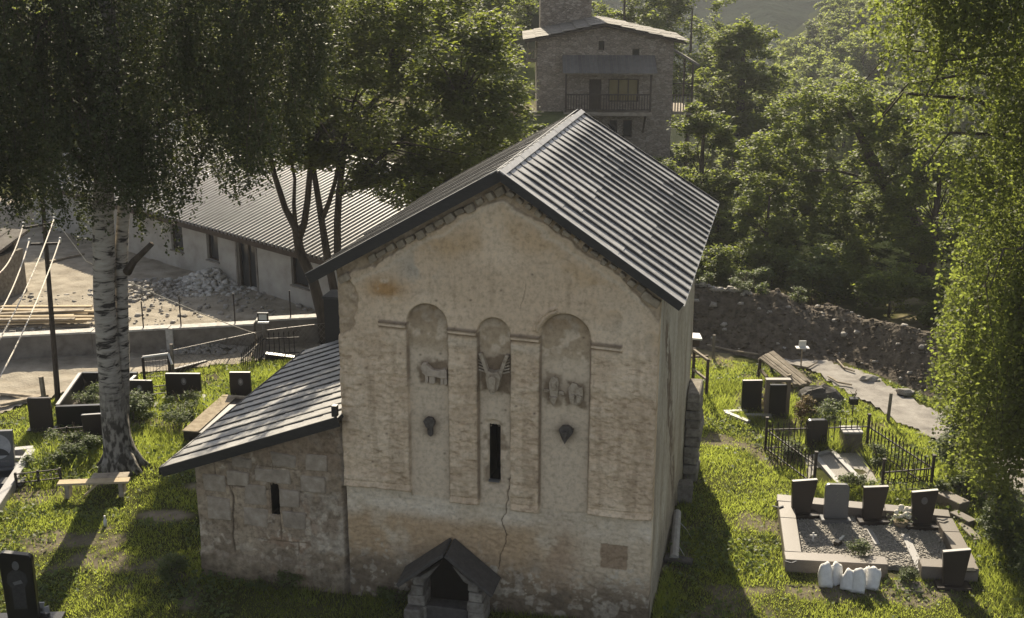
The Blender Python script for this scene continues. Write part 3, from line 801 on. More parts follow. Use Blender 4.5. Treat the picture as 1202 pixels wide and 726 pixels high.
# carvings set in the niches
def relief(name, mbuild, mat): return mbuild.build(name, mat, church, bevel=.008)
mb = MB()                                                     # small standing beast
mb.prism([(-1.38, .0, 4.93), (-1.38, 0, 5.08), (-1.31, 0, 5.11), (-1.25, 0, 5.06), (-1.18, 0, 5.0), (-1.07, 0, 4.99), (-.93, 0, 5.03), (-.90, 0, 5.0), (-.90, 0, 4.86), (-1.0, 0, 4.84), (-1.16, 0, 4.87), (-1.3, 0, 4.86)], (0, -.11, 0))
for x in (-1.30, -1.22, -1.17, -1.0, -.93):
    mb.prism([(x-.03, 0, 4.9), (x+.03, 0, 4.9), (x+.03, 0, 4.72), (x-.035, 0, 4.70)], (0, -.07, 0))
mb.prism([(-1.41, 0, 5.03), (-1.36, 0, 5.12), (-1.28, 0, 5.12), (-1.3, 0, 5.0), (-1.4, 0, 4.97)], (0, -.10, 0))
o = relief('beast_carving', mb, M['plaster'])
me = o.data; set_colors(me, np.tile(np.array([[.47, .39, .30]]), (len(me.vertices), 1)))
mb = MB()                                                     # horned head
mb.prism([(-.13, 0, 4.99), (-.08, 0, 5.08), (0, 0, 5.05), (.09, 0, 5.08), (.14, 0, 4.98), (.09, 0, 4.78), (.03, 0, 4.68), (-.04, 0, 4.68), (-.1, 0, 4.8)], (0, -.16, 0))
mb.prism([(-.06, -.16, 4.98), (0, -.16, 5.02), (.07, -.16, 4.98), (.045, -.16, 4.74), (-.045, -.16, 4.74)], (0, -.07, 0))
for s in (-1, 1):
    mb.prism([(s*.05, 0, 4.95), (s*.11, 0, 4.92), (s*.27, 0, 5.35), (s*.21, 0, 5.36)], (0, -.10, 0))
    for k in range(6):
        z = 5.0 + k * .055
        mb.prism([(s*(.10+k*.02), 0, z), (s*.28, 0, z+.045), (s*.28, 0, z+.075), (s*(.11+k*.02), 0, z+.03)], (0, -.065, 0))
mb.v = [(x * 1.06, y * 1.15, 5.0 + (z - 5.0) * 1.12) for x, y, z in mb.v]
relief('horned_head_carving', mb, M['carving'])
mb = MB()                                                     # two mask heads
mb.prism([(1.03, 0, 4.9), (1.06, 0, 5.0), (1.13, 0, 5.04), (1.19, 0, 5.0), (1.21, 0, 4.9), (1.2, 0, 4.66), (1.13, 0, 4.5), (1.05, 0, 4.64)], (0, -.06, 0))
mb.prism([(1.04, -.06, 4.66), (1.2, -.06, 4.66), (1.135, -.06, 4.49)], (0, -.06, 0))
mb.box(1.085, 1.17, -.09, -.06, 4.78, 4.95)
mb.box(.93, 1.03, -.05, 0, 4.72, 4.78).box(1.21, 1.31, -.05, 0, 4.69, 4.76)
relief('mask_carving', mb, M['carving'])
mb = MB()
mb.prism([(1.39, 0, 4.83), (1.46, 0, 4.95), (1.55, 0, 4.93), (1.6, 0, 4.86), (1.66, 0, 4.88), (1.67, 0, 4.62), (1.58, 0, 4.52), (1.46, 0, 4.53), (1.41, 0, 4.66)], (0, -.07, 0))
mb.prism([(1.41, -.07, 4.72), (1.52, -.07, 4.74), (1.5, -.07, 4.56), (1.44, -.07, 4.58)], (0, -.05, 0))
mb.prism([(1.55, -.07, 4.74), (1.65, -.07, 4.72), (1.63, -.07, 4.6), (1.56, -.07, 4.58)], (0, -.05, 0))
relief('mask_carving', mb, M['carving'])
mb = MB()
mb.prism([(1.23, 0, 4.02), (1.3, 0, 4.1), (1.4, 0, 4.11), (1.5, 0, 4.04), (1.49, 0, 3.97), (1.4, 0, 3.84), (1.35, 0, 3.75), (1.29, 0, 3.86)], (0, -.11, 0))
mb.prism([(1.29, -.11, 4.0), (1.42, -.11, 4.02), (1.35, -.11, 3.85)], (0, -.07, 0))
relief('boss_carving', mb, M['dark_carving'])
mb = MB()
mb.prism([(-1.38, 0, 3.95), (-1.3, 0, 4.03), (-1.2, 0, 4.02), (-1.15, 0, 3.93), (-1.2, 0, 3.82), (-1.33, 0, 3.82)], (0, -.09, 0))
mb.prism([(-1.32, 0, 3.83), (-1.2, 0, 3.83), (-1.21, 0, 3.66), (-1.25, 0, 3.62), (-1.31, 0, 3.66)], (0, -.04, 0))
relief('boss_carving', mb, M['dark_carving'])

# the lean-to annex
AX0, AX1 = -6.25, -3.02
def annex_top(a): return 2.53 + (np.asarray(a, float) + 6.7) * .36 - .1
BL_X = [(-6.25, 99)]
def annex_fields(a, z):
    zj = [.55, 1.02, 1.62, 2.12, 2.62, 3.05, 3.5]
    j = np.zeros(a.shape); zz = z + .05 * (fbm(a * 1.6, z, 3, 130) - .5)
    for h in zj:
        j = np.maximum(j, np.exp(-((zz - h) / .014) ** 2))
    row = np.digitize(zz, zj)
    ax = a + row * .37 + .04 * (fbm(a * 2, z * 3, 2, 131) - .5)
    cell = ax / .62; fr = np.abs(cell - np.round(cell)) * .62
    j = np.maximum(j, np.exp(-(fr / .014) ** 2))
    cover = sstep(.40, .58, fbm(a * .9, z * .9, 4, 132) + .25 * sstep(-4.1, -3.5, a) + .12 * sstep(-5.6, -6, a))      # surviving plaster hides the joints
    blk = hash2(np.round(cell), row, 5)
    d = -.02 - j * .03 * (1 - .75 * cover) + (blk - .5) * .035 * (1 - .7 * cover) + .05 * (fbm(a * 2.5, z * 2.5, 4, 133) - .5) + .03 * (fbm(a * 9, z * 9, 3, 134) - .5)
    ck = sstep(.03, .008, np.abs(a - np.interp(z, [.6, 1.2, 1.9, 2.4], [-5.5, -5.52, -5.45, -5.62]) - .06 * (fbm(z * 4, z * 0, 3, 135) - .5))) * sstep(.6, .75, z) * sstep(2.4, 2.2, z)
    d = d - ck * .03 - .12 * sstep(.09, .0, np.abs(a + 3.05)) * sstep(2.4, 2.3, z) * (.5 + fbm(a * 8, z * 3, 3, 136))
    # projecting foot course
    d = d + .05 * sstep(.62, .54, z)
    return dict(d=d, j=j, cover=cover, blk=blk, ck=ck)
def annex_color(a, z, f):
    n1 = fbm(a * 1.1, z * 1.1, 5, 140); n2 = fbm(a * 3, z * 3, 5, 141); n3 = fbm(a * 8, z * 8, 4, 142)
    c = np.zeros(a.shape + (3,)); c[:] = (.29, .25, .2)
    c = mixc(c, (.23, .20, .165), sstep(.45, .65, n1)); c = mixc(c, (.38, .345, .29), f['cover'] * .6 * sstep(.35, .6, n2))
    c = mixc(c, (.35, .335, .305), sstep(-4.4, -3.6, a) * sstep(.4, .6, n2) * .9)
    c = mixc(c, (.25, .19, .145), sstep(.54, .68, n2) * sstep(-5.2, -4.4, a) * sstep(-3.2, -4.0, a) * sstep(2.2, 1.7, z) * .8)
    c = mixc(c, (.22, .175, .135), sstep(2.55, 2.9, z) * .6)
    c = mixc(c, (.44, .40, .33), np.exp(-(((a + 4.15) / .4) ** 2 + ((z - 2.5) / .16) ** 2)) * sstep(.42, .5, n2))
    c = mixc(c, (.46, .44, .40), sstep(.58, .66, n3) * sstep(.4, .6, n1) * .6)
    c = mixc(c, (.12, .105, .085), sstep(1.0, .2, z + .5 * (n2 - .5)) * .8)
    c = mixc(c, (.12, .1, .08), f['j'] * (1 - f['cover']) * .7); c = mixc(c, (.09, .075, .06), f['ck'] * .8)
    c = mixc(c, (.17, .16, .15), sstep(.08, .0, np.abs(a + 3.06)) * .7)
    c = c * (.88 + .3 * f['blk'] * (1 - .6 * f['cover']))[..., None] * np.array([1.25, 1.13, .98]) * (1 - .2 * sstep(.6, .72, fbm(a * 20, z * 20, 3, 143)))[..., None]
    return c
for (a_, z_, w_, h_) in ((-4.56, 2.43, .72, .27), (-4.96, 1.98, .46, .44), (-4.22, 1.98, .42, .40), (-5.32, 2.30, .46, .30), (-5.84, 2.14, .5, .36), (-3.72, 2.36, .5, .34), (-3.62, 2.82, .46, .34), (-4.30, 2.80, .52, .30), (-4.98, 1.48, .5, .38), (-4.15, 1.5, .5, .36), (-5.78, 1.6, .5, .46), (-5.22, 2.66, .42, .22)):
    mb_ = MB(); q_ = [(-.5, -.5), (.5, -.5), (.5, .5), (-.5, .5)]
    f_ = [(a_ + x * w_ + random.uniform(-.025, .025), z_ + y * h_ + random.uniform(-.025, .025)) for x, y in q_]
    mb_.hexa([(x, -.006 + random.uniform(-.014, .012), z) for x, z in f_] + [(x, .08, z) for x, z in f_]); mb_.build('stone', M['ashlar'], church, bevel=.018)
ASL = (-4.64, -4.48, 1.58, 2.24)
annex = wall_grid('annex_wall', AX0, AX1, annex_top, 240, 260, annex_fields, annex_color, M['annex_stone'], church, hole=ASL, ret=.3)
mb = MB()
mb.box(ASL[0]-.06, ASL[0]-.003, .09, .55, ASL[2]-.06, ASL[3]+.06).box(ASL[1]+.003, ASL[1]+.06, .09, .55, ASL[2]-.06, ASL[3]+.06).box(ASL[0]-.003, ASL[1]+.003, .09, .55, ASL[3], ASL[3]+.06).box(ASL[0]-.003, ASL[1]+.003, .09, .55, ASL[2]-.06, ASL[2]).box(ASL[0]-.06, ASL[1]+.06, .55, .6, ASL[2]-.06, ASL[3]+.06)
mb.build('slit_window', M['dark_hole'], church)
mb = MB(); mb.box(AX0, AX0 + .3, .305, 6.95, -.15, 2.5); mb.prism([(AX0 + .3, 6.65, -.15), (AX1, 6.65, -.15), (AX1, 6.65, 3.6), (AX0 + .3, 6.65, 2.5)], (0, .3, 0))
mb.build('annex_wall', M['rough_stone'], church)
# annex roof
RA0, RA1, RZ0, RZ1 = -6.74, -2.99, 2.55, 3.97
def ap(s, b, lift=0.0):
    n = Vector((-(RZ1 - RZ0), 0, RA1 - RA0)).normalized()
    return Vector((RA1 + (RA0 - RA1) * s, b, RZ1 + (RZ0 - RZ1) * s)) + n * lift
AN = Vector((-(RZ1 - RZ0), 0, RA1 - RA0)).normalized()
AB0, AB1 = -.36, 7.2
aroof = MB().slab(ap(0, AB0, -.02), ap(1, AB0, -.02), ap(1, AB1, -.02), ap(0, AB1, -.02), -AN * .06).build('annex_roof', M['fascia'], church)
NA = 15
for i in range(NA):
    b0 = AB0 + (AB1 - AB0) * i / NA; b1 = AB0 + (AB1 - AB0) * (i + 1) / NA
    nt_ = 9; off = (i % 2) * .05
    for k in range(nt_):
        s0 = max(0, (k - off) / nt_); s1 = min(1.01, (k + 1 - off) / nt_ + .012) if k < nt_ - 1 else 1.012
        l0 = .002 + random.uniform(0, .003); l1 = .013 + random.uniform(-.002, .004); tw = random.uniform(-.002, .004)
        MB().slab(ap(s0, b0, l0), ap(s1, b0, l1), ap(s1, b1 - .01, l1 + tw), ap(s0, b1 - .01, l0 + .002), -AN * .014).build('roof_tile', M['roof_sheet'], aroof)
    if i:
        h = .034 + random.uniform(-.005, .005)
        MB().hexa([ap(0, b0-.03), ap(1.015, b0-.03), ap(1.015, b0+.03), ap(0, b0+.03), ap(0, b0-.03, h), ap(1.015, b0-.03, h), ap(1.015, b0+.03, h), ap(0, b0+.03, h)]).build('batten', M['batten'], aroof)
a0, a1 = ap(0, AB0 - .04, .035), ap(1.015, AB0 - .04, .035)
MB().slab(a0, a1, a1 + Vector((0, .036, 0)), a0 + Vector((0, .036, 0)), -AN * .2).build('fascia_board', M['fascia'], aroof)
a0, a1 = ap(1.018, AB0, .02), ap(1.018, AB1, .02)
MB().slab(a0, a1, a1 + Vector((-.03, 0, 0)), a0 + Vector((-.03, 0, 0)), (0, 0, -.16)).build('fascia_board', M['fascia'], aroof)
mb = MB(); mb.bar(ap(0, AB0 - .02, .05) + Vector((-.02, 0, 0)), ap(0, AB0 - .02, .05) + Vector((-.02, 0, .22)), .1, .12); mb.build('flashing', M['fascia'], aroof)

# black sheet-metal flue at the far end of the annex
fl = thing('chimney_box', 'tall black sheet metal box rising behind the annex roof', 'chimney', Matrix.Translation(CH_O) @ Matrix.Rotation(-PSI, 4, 'Z') @ Vector((-5.98, 7.62, 0)), -PSI)
MB().box(-.3, .3, -.3, .3, 0, 3.92).build('shaft', M['fascia'], fl)
MB().box(-.33, .33, -.33, .33, 3.923, 3.98).build('cap', M['batten'], fl)

# little stone shrine at the foot of the facade
SHX = -.84
shrine = thing('stone_shrine', 'small gabled stone shrine of rough slabs against the church foot', 'shrine', Matrix.Translation(CH_O) @ Matrix.Rotation(-PSI, 4, 'Z') @ Vector((SHX, 0, 0)), -PSI)
YF = -.62
for s in (-1, 1):
    y = 0.0
    for k in range(4):
        h = [.30, .22, .20, .2][k]; x0 = .42 + random.uniform(-.02, .03); x1 = .76 - .02 * k + random.uniform(-.03, .03)
        if k == 3: x0, x1 = .44, .66
        MB().box(min(s*x0, s*x1), max(s*x0, s*x1), YF + random.uniform(0, .05), -.06, y, y + h - .008, .012).build('pillar_stone', M['rough_stone'], shrine, bevel=.02)
        y += h
    MB().prism([(s*.36, YF + .06, .9), (s*.72, YF + .06, .75), (s*.12, YF + .06, 1.22)], (0, .25, 0)).build('gable_stone', M['rough_stone'], shrine, bevel=.02)
    apx0, ev = Vector((0, 0, 1.50)), Vector((s*.93, 0, .78))
    n = Vector((s * .72, 0, .93)).normalized()
    p0, p1 = Vector((s*.002, -.05, 1.5)), Vector((s*.93, -.05, .76)); d = Vector((0, YF - .02, 0))
    p2 = Vector((s*.92, YF - .08, .72 if s > 0 else .70)); p3 = Vector((s*.002, YF - .07, 1.46))
    MB().slab(p0, p1, p2, p3, n * .075).build('roof_slab', M['slate'], shrine, bevel=.012)
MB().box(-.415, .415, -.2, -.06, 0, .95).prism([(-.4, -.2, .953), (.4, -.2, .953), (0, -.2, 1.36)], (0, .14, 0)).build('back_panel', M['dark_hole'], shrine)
MB().box(-.42, .42, YF + .06, -.2, 0, .30, .01).build('altar_slab', M['slate'], shrine, bevel=.02)
MB().box(-.78, -.43, YF - .22, YF - .005, 0, .33, .012).build('step_stone', M['rough_stone'], shrine, bevel=.03)

# ------------------------------------------------------------------ long low building on the left
LB = thing('long_building', 'long low grey rendered building with corrugated metal roof beyond the yard', 'building', (-6.53, 41.35, 0), math.atan2(.673, -.739))
# local x runs along the wall away from the camera, local -y points to the yard... (+y is towards the camera side)
WALL_A, WALL_B = -1.6, 21.0
OPEN = [(3.98, 5.12, -.1, 2.08), (.92, 1.88, .74, 2.06), (6.36, 7.12, .76, 2.04), (8.75, 9.6, .74, 1.98)]
mb = MB(); xs = sorted({WALL_A, WALL_B, *[o[0] for o in OPEN], *[o[1] for o in OPEN]})
for x0, x1 in zip(xs[:-1], xs[1:]):
    op = [o for o in OPEN if o[0] <= x0 + 1e-6 and o[1] >= x1 - 1e-6]
    if op:
        o = op[0]
        if o[2] > -.1: mb.box(x0, x1, -.3, 0, -.4, o[2])
        mb.box(x0, x1, -.3, 0, o[3], 2.3)
    else:
        mb.box(x0, x1, -.3, 0, -.4, 2.3)
mb.box(WALL_A, WALL_A + .3, -12.5, -.303, -.4, 2.3).box(WALL_B - .3, WALL_B, -12.5, -.303, -.4, 2.3).box(WALL_A + .3, WALL_B - .3, -12.5, -12.2, -.4, 2.3)
mb.prism([(WALL_A + .02, -.05, 2.302), (WALL_A + .02, -12.4, 2.302), (WALL_A + .02, -6.2, 3.9)], (.26, 0, 0)).prism([(WALL_B - .28, -.05, 2.302), (WALL_B - .28, -12.4, 2.302), (WALL_B - .28, -6.2, 3.9)], (.26, 0, 0))
mb.build('wall', M['render_grey'], LB)
for i, o in enumerate(OPEN):
    if i == 0:
        d = MB()
        for x0, x1 in ((o[0]+.06, (o[0]+o[1])/2-.02), ((o[0]+o[1])/2+.02, o[1]-.06)):
            d.box(x0, x1, -.2, -.15, 0.0, 2.02)
        dr = d.build('door', M['glass'], LB)
        f = MB().box(o[0]+.002, o[0]+.06, -.22, -.08, -.1, 2.075).box(o[1]-.06, o[1]-.002, -.22, -.08, -.1, 2.075).box(o[0]+.06, o[1]-.06, -.22, -.08, 2.022, 2.076).box((o[0]+o[1])/2-.02, (o[0]+o[1])/2+.02, -.215, -.09, 0, 2.02)
        f.build('door_frame', M['wood_dark'], dr)
        MB().box(o[0]-.1, o[0]-.002, .003, .03, -.1, 2.16).box(o[1]+.002, o[1]+.1, .003, .03, -.1, 2.16).box(o[0]-.1, o[1]+.1, .003, .03, 2.082, 2.17).build('door_surround', M['concrete'], dr)
        continue
    w = MB().box(o[0]+.05, o[1]-.05, -.2, -.17, o[2]+.05, o[3]-.05).build('window', M['glass'], LB)
    MB().box(o[0]+.002, o[0]+.05, -.22, -.1, o[2], o[3]-.002).box(o[1]-.05, o[1]-.002, -.22, -.1, o[2], o[3]-.002).box(o[0]+.05, o[1]-.05, -.22, -.1, o[3]-.05, o[3]-.002).box(o[0]+.05, o[1]-.05, -.22, -.1, o[2], o[2]+.05).build('window_frame', M['wood_dark'], w)
    MB().box(o[0]-.05, o[1]+.05, .002, .06, o[2]-.06, o[2]-.003).build('sill', M['concrete'], w)
# corrugated roof: one profile swept down both slopes
RT = math.tan(math.radians(15.5)); pitch = .235
n = int((WALL_B - WALL_A + 1.0) / pitch)
prof = []
for i in range(n):
    x = WALL_A - .5 + i * pitch
    prof += [(x, 0), (x + pitch * .5, 0), (x + pitch * .54, .095), (x + pitch * .96, .095)]
prof = np.array(prof)
V = []; 
for y, z in ((.55, 2.33 - .55 * RT), (-6.2, 2.33 + 6.2 * RT), (-12.95, 2.33 - .55 * RT)):
    V.append(np.stack([prof[:, 0], np.full(len(prof), y), prof[:, 1] + z], 1))
lbroof = link('roof', raw_mesh('roof', np.concatenate(V), grid_faces(len(prof), 3)), M['corrugated'], LB)
MB().box(WALL_A - .5, WALL_B + .4, .5, .53, 1.98, 2.195).build('fascia_board', M['wood_dark'], lbroof)
MB().slab((WALL_A - .45, .49, 2.14), (WALL_B + .4, .49, 2.14), (WALL_B + .4, -6.2, 2.14 + 6.69 * RT), (WALL_A - .45, -6.2, 2.14 + 6.69 * RT), (0, 0, -.05)).build('soffit', M['wood_dark'], lbroof)
MB().bar((WALL_A - .5, -6.2, 2.41 + 6.2 * RT), (WALL_B + .4, -6.2, 2.41 + 6.2 * RT), .3, .05).build('ridge_cap', M['corrugated'], lbroof)

# ------------------------------------------------------------------ stone house with balcony, tower behind it
HS = thing('stone_house', 'tall rubble stone house with slate roof and timber balcony behind the church', 'house', (5.0, 66, 0))
X0, X1 = -3.70, 3.50
def hole_wall(mb, x0, x1, z0, z1, holes, y0, y1):
    xs = sorted({x0, x1, *[h[0] for h in holes], *[h[1] for h in holes]}); zs = sorted({z0, z1, *[h[2] for h in holes], *[h[3] for h in holes]})
    for a, b in zip(xs[:-1], xs[1:]):
        for c, d in zip(zs[:-1], zs[1:]):
            if not any(h[0] - 1e-6 <= a and h[1] + 1e-6 >= b and h[2] - 1e-6 <= c and h[3] + 1e-6 >= d for h in holes):
                mb.box(a, b, y0, y1, c, d)
holes = [(-.47, -.17, 7.02, 7.5), (1.32, 1.7, 6.62, 7.1), (-.92, -.28, 3.9, 5.5), (.1, 1.72, 4.3, 5.52), (.2, .62, 2.4, 3.35), (.92, 1.42, 2.4, 3.35)]
mb = MB(); hole_wall(mb, X0, X1, -4, 7.55, holes, 0, .5)
mb.prism([(X0, 0.0, 7.552), (X1, 0.0, 7.552), (-.17, 0.0, 8.22)], (0, .5, 0)).prism([(X0, 4.6, 7.552), (X1, 4.6, 7.552), (-.17, 4.6, 8.22)], (0, .4, 0))
mb.box(X0, X0 + .5, .503, 5.0, -4, 7.55).box(X1 - .5, X1, .503, 5.0, -4, 7.55).box(X0 + .5, X1 - .5, 4.5, 5.0, -4, 7.55)
mb.build('wall', M['stone_house'], HS)
for i, h in enumerate(holes):
    if i == 2:
        d = MB().box(h[0]+.05, h[1]-.05, .2, .25, h[2], h[3]-.05).build('door', M['wood_dark'], HS)
        MB().box(h[0], h[0]+.05, .1, .3, h[2], h[3]).box(h[1]-.05, h[1], .1, .3, h[2], h[3]).box(h[0]+.05, h[1]-.05, .1, .3, h[3]-.05, h[3]).build('door_frame', M['wood_dark'], d)
        continue
    w = MB().box(h[0]+.02, h[1]-.02, .25, .28, h[2]+.02, h[3]-.02).build('window', M['glass_warm'] if i == 3 else M['glass'], HS)
    f = MB()
    nx = 3 if i == 3 else 1
    for k in range(nx + 1):
        x = h[0] + .03 + (h[1] - h[0] - .06) * k / nx; f.box(x-.03, x+.03, .16, .24, h[2]+.001, h[3]-.001)
    f.box(h[0]+.06, h[1]-.06, .165, .235, h[2]+.002, h[2]+.06).box(h[0]+.06, h[1]-.06, .165, .235, h[3]-.06, h[3]-.002)
    f.build('window_frame', M['wood_dark'], w)
def sroof(mb, xa, xr, xb, ze_l, zr, ze_r, y0, y1, t):
    mb.slab((xa, y0, ze_l), (xr, y0, zr), (xr, y1, zr), (xa, y1, ze_l), (0, 0, t)); mb.slab((xr + .002, y0, zr), (xb, y0, ze_r), (xb, y1, ze_r), (xr + .002, y1, zr), (0, 0, t))
mb = MB(); sroof(mb, -4.35, -.17, 4.12, 7.42, 8.30, 7.36, -.55, 5.4, .10)
hroof = mb.build('roof', M['wood_dark'], HS)
# slates of the roof, each its own slab
for side in (0, 1):
    xa, za, xb, zb = ((-.17, 8.40, -4.42, 7.52) if side == 0 else (-.17, 8.40, 4.2, 7.45))
    nr = 6
    for r in range(nr):
        f0 = r / nr; f1 = (r + 1.15) / nr
        y = -.62
        while y < 5.3:
            wd = random.uniform(.55, 1.0); y1 = min(y + wd, 5.45)
            l = .02 + random.uniform(0, .03)
            P = lambda f, yy, dz: (xa + (xb - xa) * min(f, 1.01), yy, za + (zb - za) * min(f, 1.01) + dz)
            if r == 0 or True:
                MB().slab(P(f0, y + .01, l), P(f1, y + random.uniform(0, .03), l + .05), P(f1, y1 - .02, l + .05), P(f0, y1 - .01, l), (0, 0, .025)).build('slate', M['slate_roof'], hroof)
            y = y1
# balcony
bal = MB().box(-2.3, 2.32, -1.25, -.003, 3.74, 3.92).build('balcony_floor', M['wood_old'], HS)
for x in (-2.2, 2.22):
    MB().box(x-.05, x+.05, -1.22, -1.12, 3.923, 5.93).build('post', M['wood_dark'], HS)
MB().box(-2.25, 2.27, -1.2, -1.13, 4.80, 4.87).box(-2.25, 2.27, -1.19, -1.14, 4.02, 4.07).build('rail', M['wood_dark'], HS)
bme = MB().box(-.022, .022, -.022, .022, 4.07, 4.80).mesh('baluster', M['wood_dark'])
for k in range(30):
    o = link('baluster', bme, None, HS); o.location = (-2.08 + k * .143, -1.165, 0)
MB().bar((2.0, -.02, 2.7), (2.0, -1.1, 3.72), .09).build('bracket', M['wood_dark'], HS); MB().bar((-1.9, -.02, 2.7), (-1.9, -1.1, 3.72), .09).build('bracket', M['wood_dark'], HS)
aw = MB().slab((-2.38, -.003, 6.68), (2.42, -.003, 6.68), (2.5, -1.5, 5.90), (-2.4, -1.5, 5.92), (0, 0, .06)).build('awning_roof', M['wood_old'], HS)
for k in range(24):
    x = -2.38 + k * .204
    MB().slab((x, -.01, 6.745), (x + .19, -.01, 6.745), (x + .192, -1.56, 5.965), (x, -1.56, 5.965 + random.uniform(-.01, .01)), (0, 0, .022)).build('plank', M['awning'], aw)
# side gallery on the right, small balcony on the left
MB().slab((3.502, .6, 6.95), (5.0, .6, 6.1), (5.0, 4.4, 6.1), (3.502, 4.4, 6.95), (0, 0, .12)).build('gallery_roof', M['slate_roof'], HS)
MB().box(3.503, 4.75, .7, 4.3, 3.55, 3.72).build('gallery_floor', M['wood_old'], HS)
for y in (.75, 4.1): MB().box(4.62, 4.72, y, y + .1, 3.723, 6.22).build('gallery_post', M['wood_dark'], HS)
MB().box(3.52, 4.62, .76, .82, 4.56, 4.62).build('rail', M['wood_dark'], HS); MB().box(3.52, 4.62, .76, .82, 5.18, 5.22).build('rail', M['wood_dark'], HS)
for k in range(7):
    MB().box(3.6 + k * .15, 3.66 + k * .15, .7, .75, 3.73, 4.55).build('baluster', M['concrete'], HS)
MB().box(-4.25, -3.703, 1.2, 2.6, 6.28, 6.36).box(-4.2, -4.14, 1.22, 1.28, 6.363, 7.5).box(-4.2, -4.14, 2.5, 2.56, 6.363, 7.5).box(-4.22, -3.703, 1.215, 1.285, 6.9, 6.96).build('side_balcony', M['wood_old'], HS)
for k in range(3): MB().box(-4.1 + k * .13, -4.05 + k * .13, 1.22, 1.27, 6.362, 6.9).build('baluster', M['wood_old'], HS)

TW = thing('stone_tower', 'square rubble stone defence tower rising behind the slate roofed house', 'tower', (3.02, 73.0, 0))
mb = MB(); hole_wall(mb, -1.45, 1.45, -1, 17, [(-.2, .15, 12, 12.9)], -1.4, -.9)
mb.box(-1.45, -.95, -.897, 1.4, -1, 17).box(.95, 1.45, -.897, 1.4, -1, 17).box(-.95, .95, .9, 1.4, -1, 17)
mb.build('wall', M['stone_house'], TW)
MB().box(-1.6, 1.6, -1.55, 1.55, 17.003, 17.3).prism([(-1.7, -1.6, 17.303), (1.7, -1.6, 17.303), (0, -1.6, 18.4)], (0, 3.2, 0)).build('roof', M['slate_roof'], TW)

# pale boards and stones beside the house
db = thing('board_pile', 'sun bleached boards and slabs lying on the bank left of the stone house', 'boards', (.3, 64.4, float(terrain(.3, 64.4))))
for k in range(7):
    a = random.uniform(-.5, .6); x = random.uniform(-.7, .7); y = random.uniform(-.5, .5)
    MB().bar((x - .8*math.cos(a), y - .8*math.sin(a), .06 + k*.05), (x + .8*math.cos(a), y + .8*math.sin(a), .08 + k*.05), .22, .04).build('board', M['wood_new'], db)

# ------------------------------------------------------------------ left side: wall, yard, sheds, pole
rw = thing('retaining_wall', 'low concrete retaining wall with pale coping between the lane and the yard', 'wall', (-16, 36.3, 0))
def rwp(x): return np.interp(x, [-30, -15.9, -7.2, -3], [33.6, 36.2, 37.95, 38.8])
for x0, x1, h in ((-30, -20, .86), (-20, -13.2, .88), (-13.2, -10.9, .86), (-10.9, -8.3, .84), (-8.25, -4, .95)):
    y0, y1 = float(rwp(x0)), float(rwp(x1 - .01)); dy = Vector((0, .28, 0)); L = Vector((-rw.location.x, -rw.location.y, 0))
    MB().slab(Vector((x0, y0, -.1)) + L, Vector((x1-.01, y1, -.1)) + L, Vector((x1-.01, y1, -.1)) + dy + L, Vector((x0, y0, -.1)) + dy + L, (0, 0, h)).build('panel', M['concrete'], rw)
    MB().slab(Vector((x0, y0-.04, h-.098)) + L, Vector((x1-.01, y1-.04, h-.098)) + L, Vector((x1-.01, y1+.34, h-.098)) + L, Vector((x0, y0+.34, h-.098)) + L, (0, 0, .06)).build('coping', M['rubble'], rw)
MB().box(-11.0 + 16, -10.78 + 16, float(rwp(-10.9)) - .06 - 36.3, float(rwp(-10.9)) + .2 - 36.3, 0, .80).build('pier', M['rubble'], rw)

def chunks(name, label, cat, pts, smin, smax, mat, flat=.5, parent=None, kind='stuff'):
    """loose stones joined into one heap"""
    n = len(pts)
    base = np.array([(-1,-1,-1),(1,-1,-1),(1,1,-1),(-1,1,-1),(-.7,-.8,1),(.8,-.6,1),(.6,.8,1),(-.8,.6,1)], float)
    fq = np.array([(0,3,2,1),(4,5,6,7),(0,1,5,4),(1,2,6,5),(2,3,7,6),(3,0,4,7)])
    s = RNG.uniform(0, 1, n) ** 2.2 * (smax - smin) + smin
    V = base[None] * (1 + RNG.uniform(-.3, .3, (n, 8, 3))) * np.stack([s, s * RNG.uniform(.6, 1, n), s * flat * RNG.uniform(.6, 1.1, n)], 1)[:, None]
    ang = RNG.uniform(0, 2*PI, n); tl = RNG.uniform(-.5, .5, n)
    ca, sa = np.cos(ang)[:, None], np.sin(ang)[:, None]; ct, st2 = np.cos(tl)[:, None], np.sin(tl)[:, None]
    y = V[..., 1] * ct - V[..., 2] * st2; z = V[..., 1] * st2 + V[..., 2] * ct; x = V[..., 0]
    V = np.stack([x * ca - y * sa, x * sa + y * ca, z], -1) + np.asarray(pts)[:, None]
    F = (fq[None] + (np.arange(n) * 8)[:, None, None]).reshape(-1, 4)
    o = link(name, raw_mesh(name, V.reshape(-1, 3), F), mat, parent, kind=kind)
    if label: tag(o, label, cat)
    return o
def heap_pts(c, rx, ry, h, n):
    r = np.sqrt(RNG.uniform(0, 1, n)); a = RNG.uniform(0, 2*PI, n)
    x = r*np.cos(a); y = r*np.sin(a)
    return np.stack([c[0] + x*rx, c[1] + y*ry, .05 + h*(1-r)**1.1*RNG.uniform(.6, 1, n)], 1)
rb = G(238, 338)
chunks('rubble', 'heap of broken white plaster rubble in front of the long grey building', 'rubble', np.concatenate([heap_pts((rb.x + .2, rb.y + .6), 1.25, 1.1, .6, 700), heap_pts((rb.x, rb.y), 2.2, 1.4, .1, 350)]), .03, .16, M['rubble'])
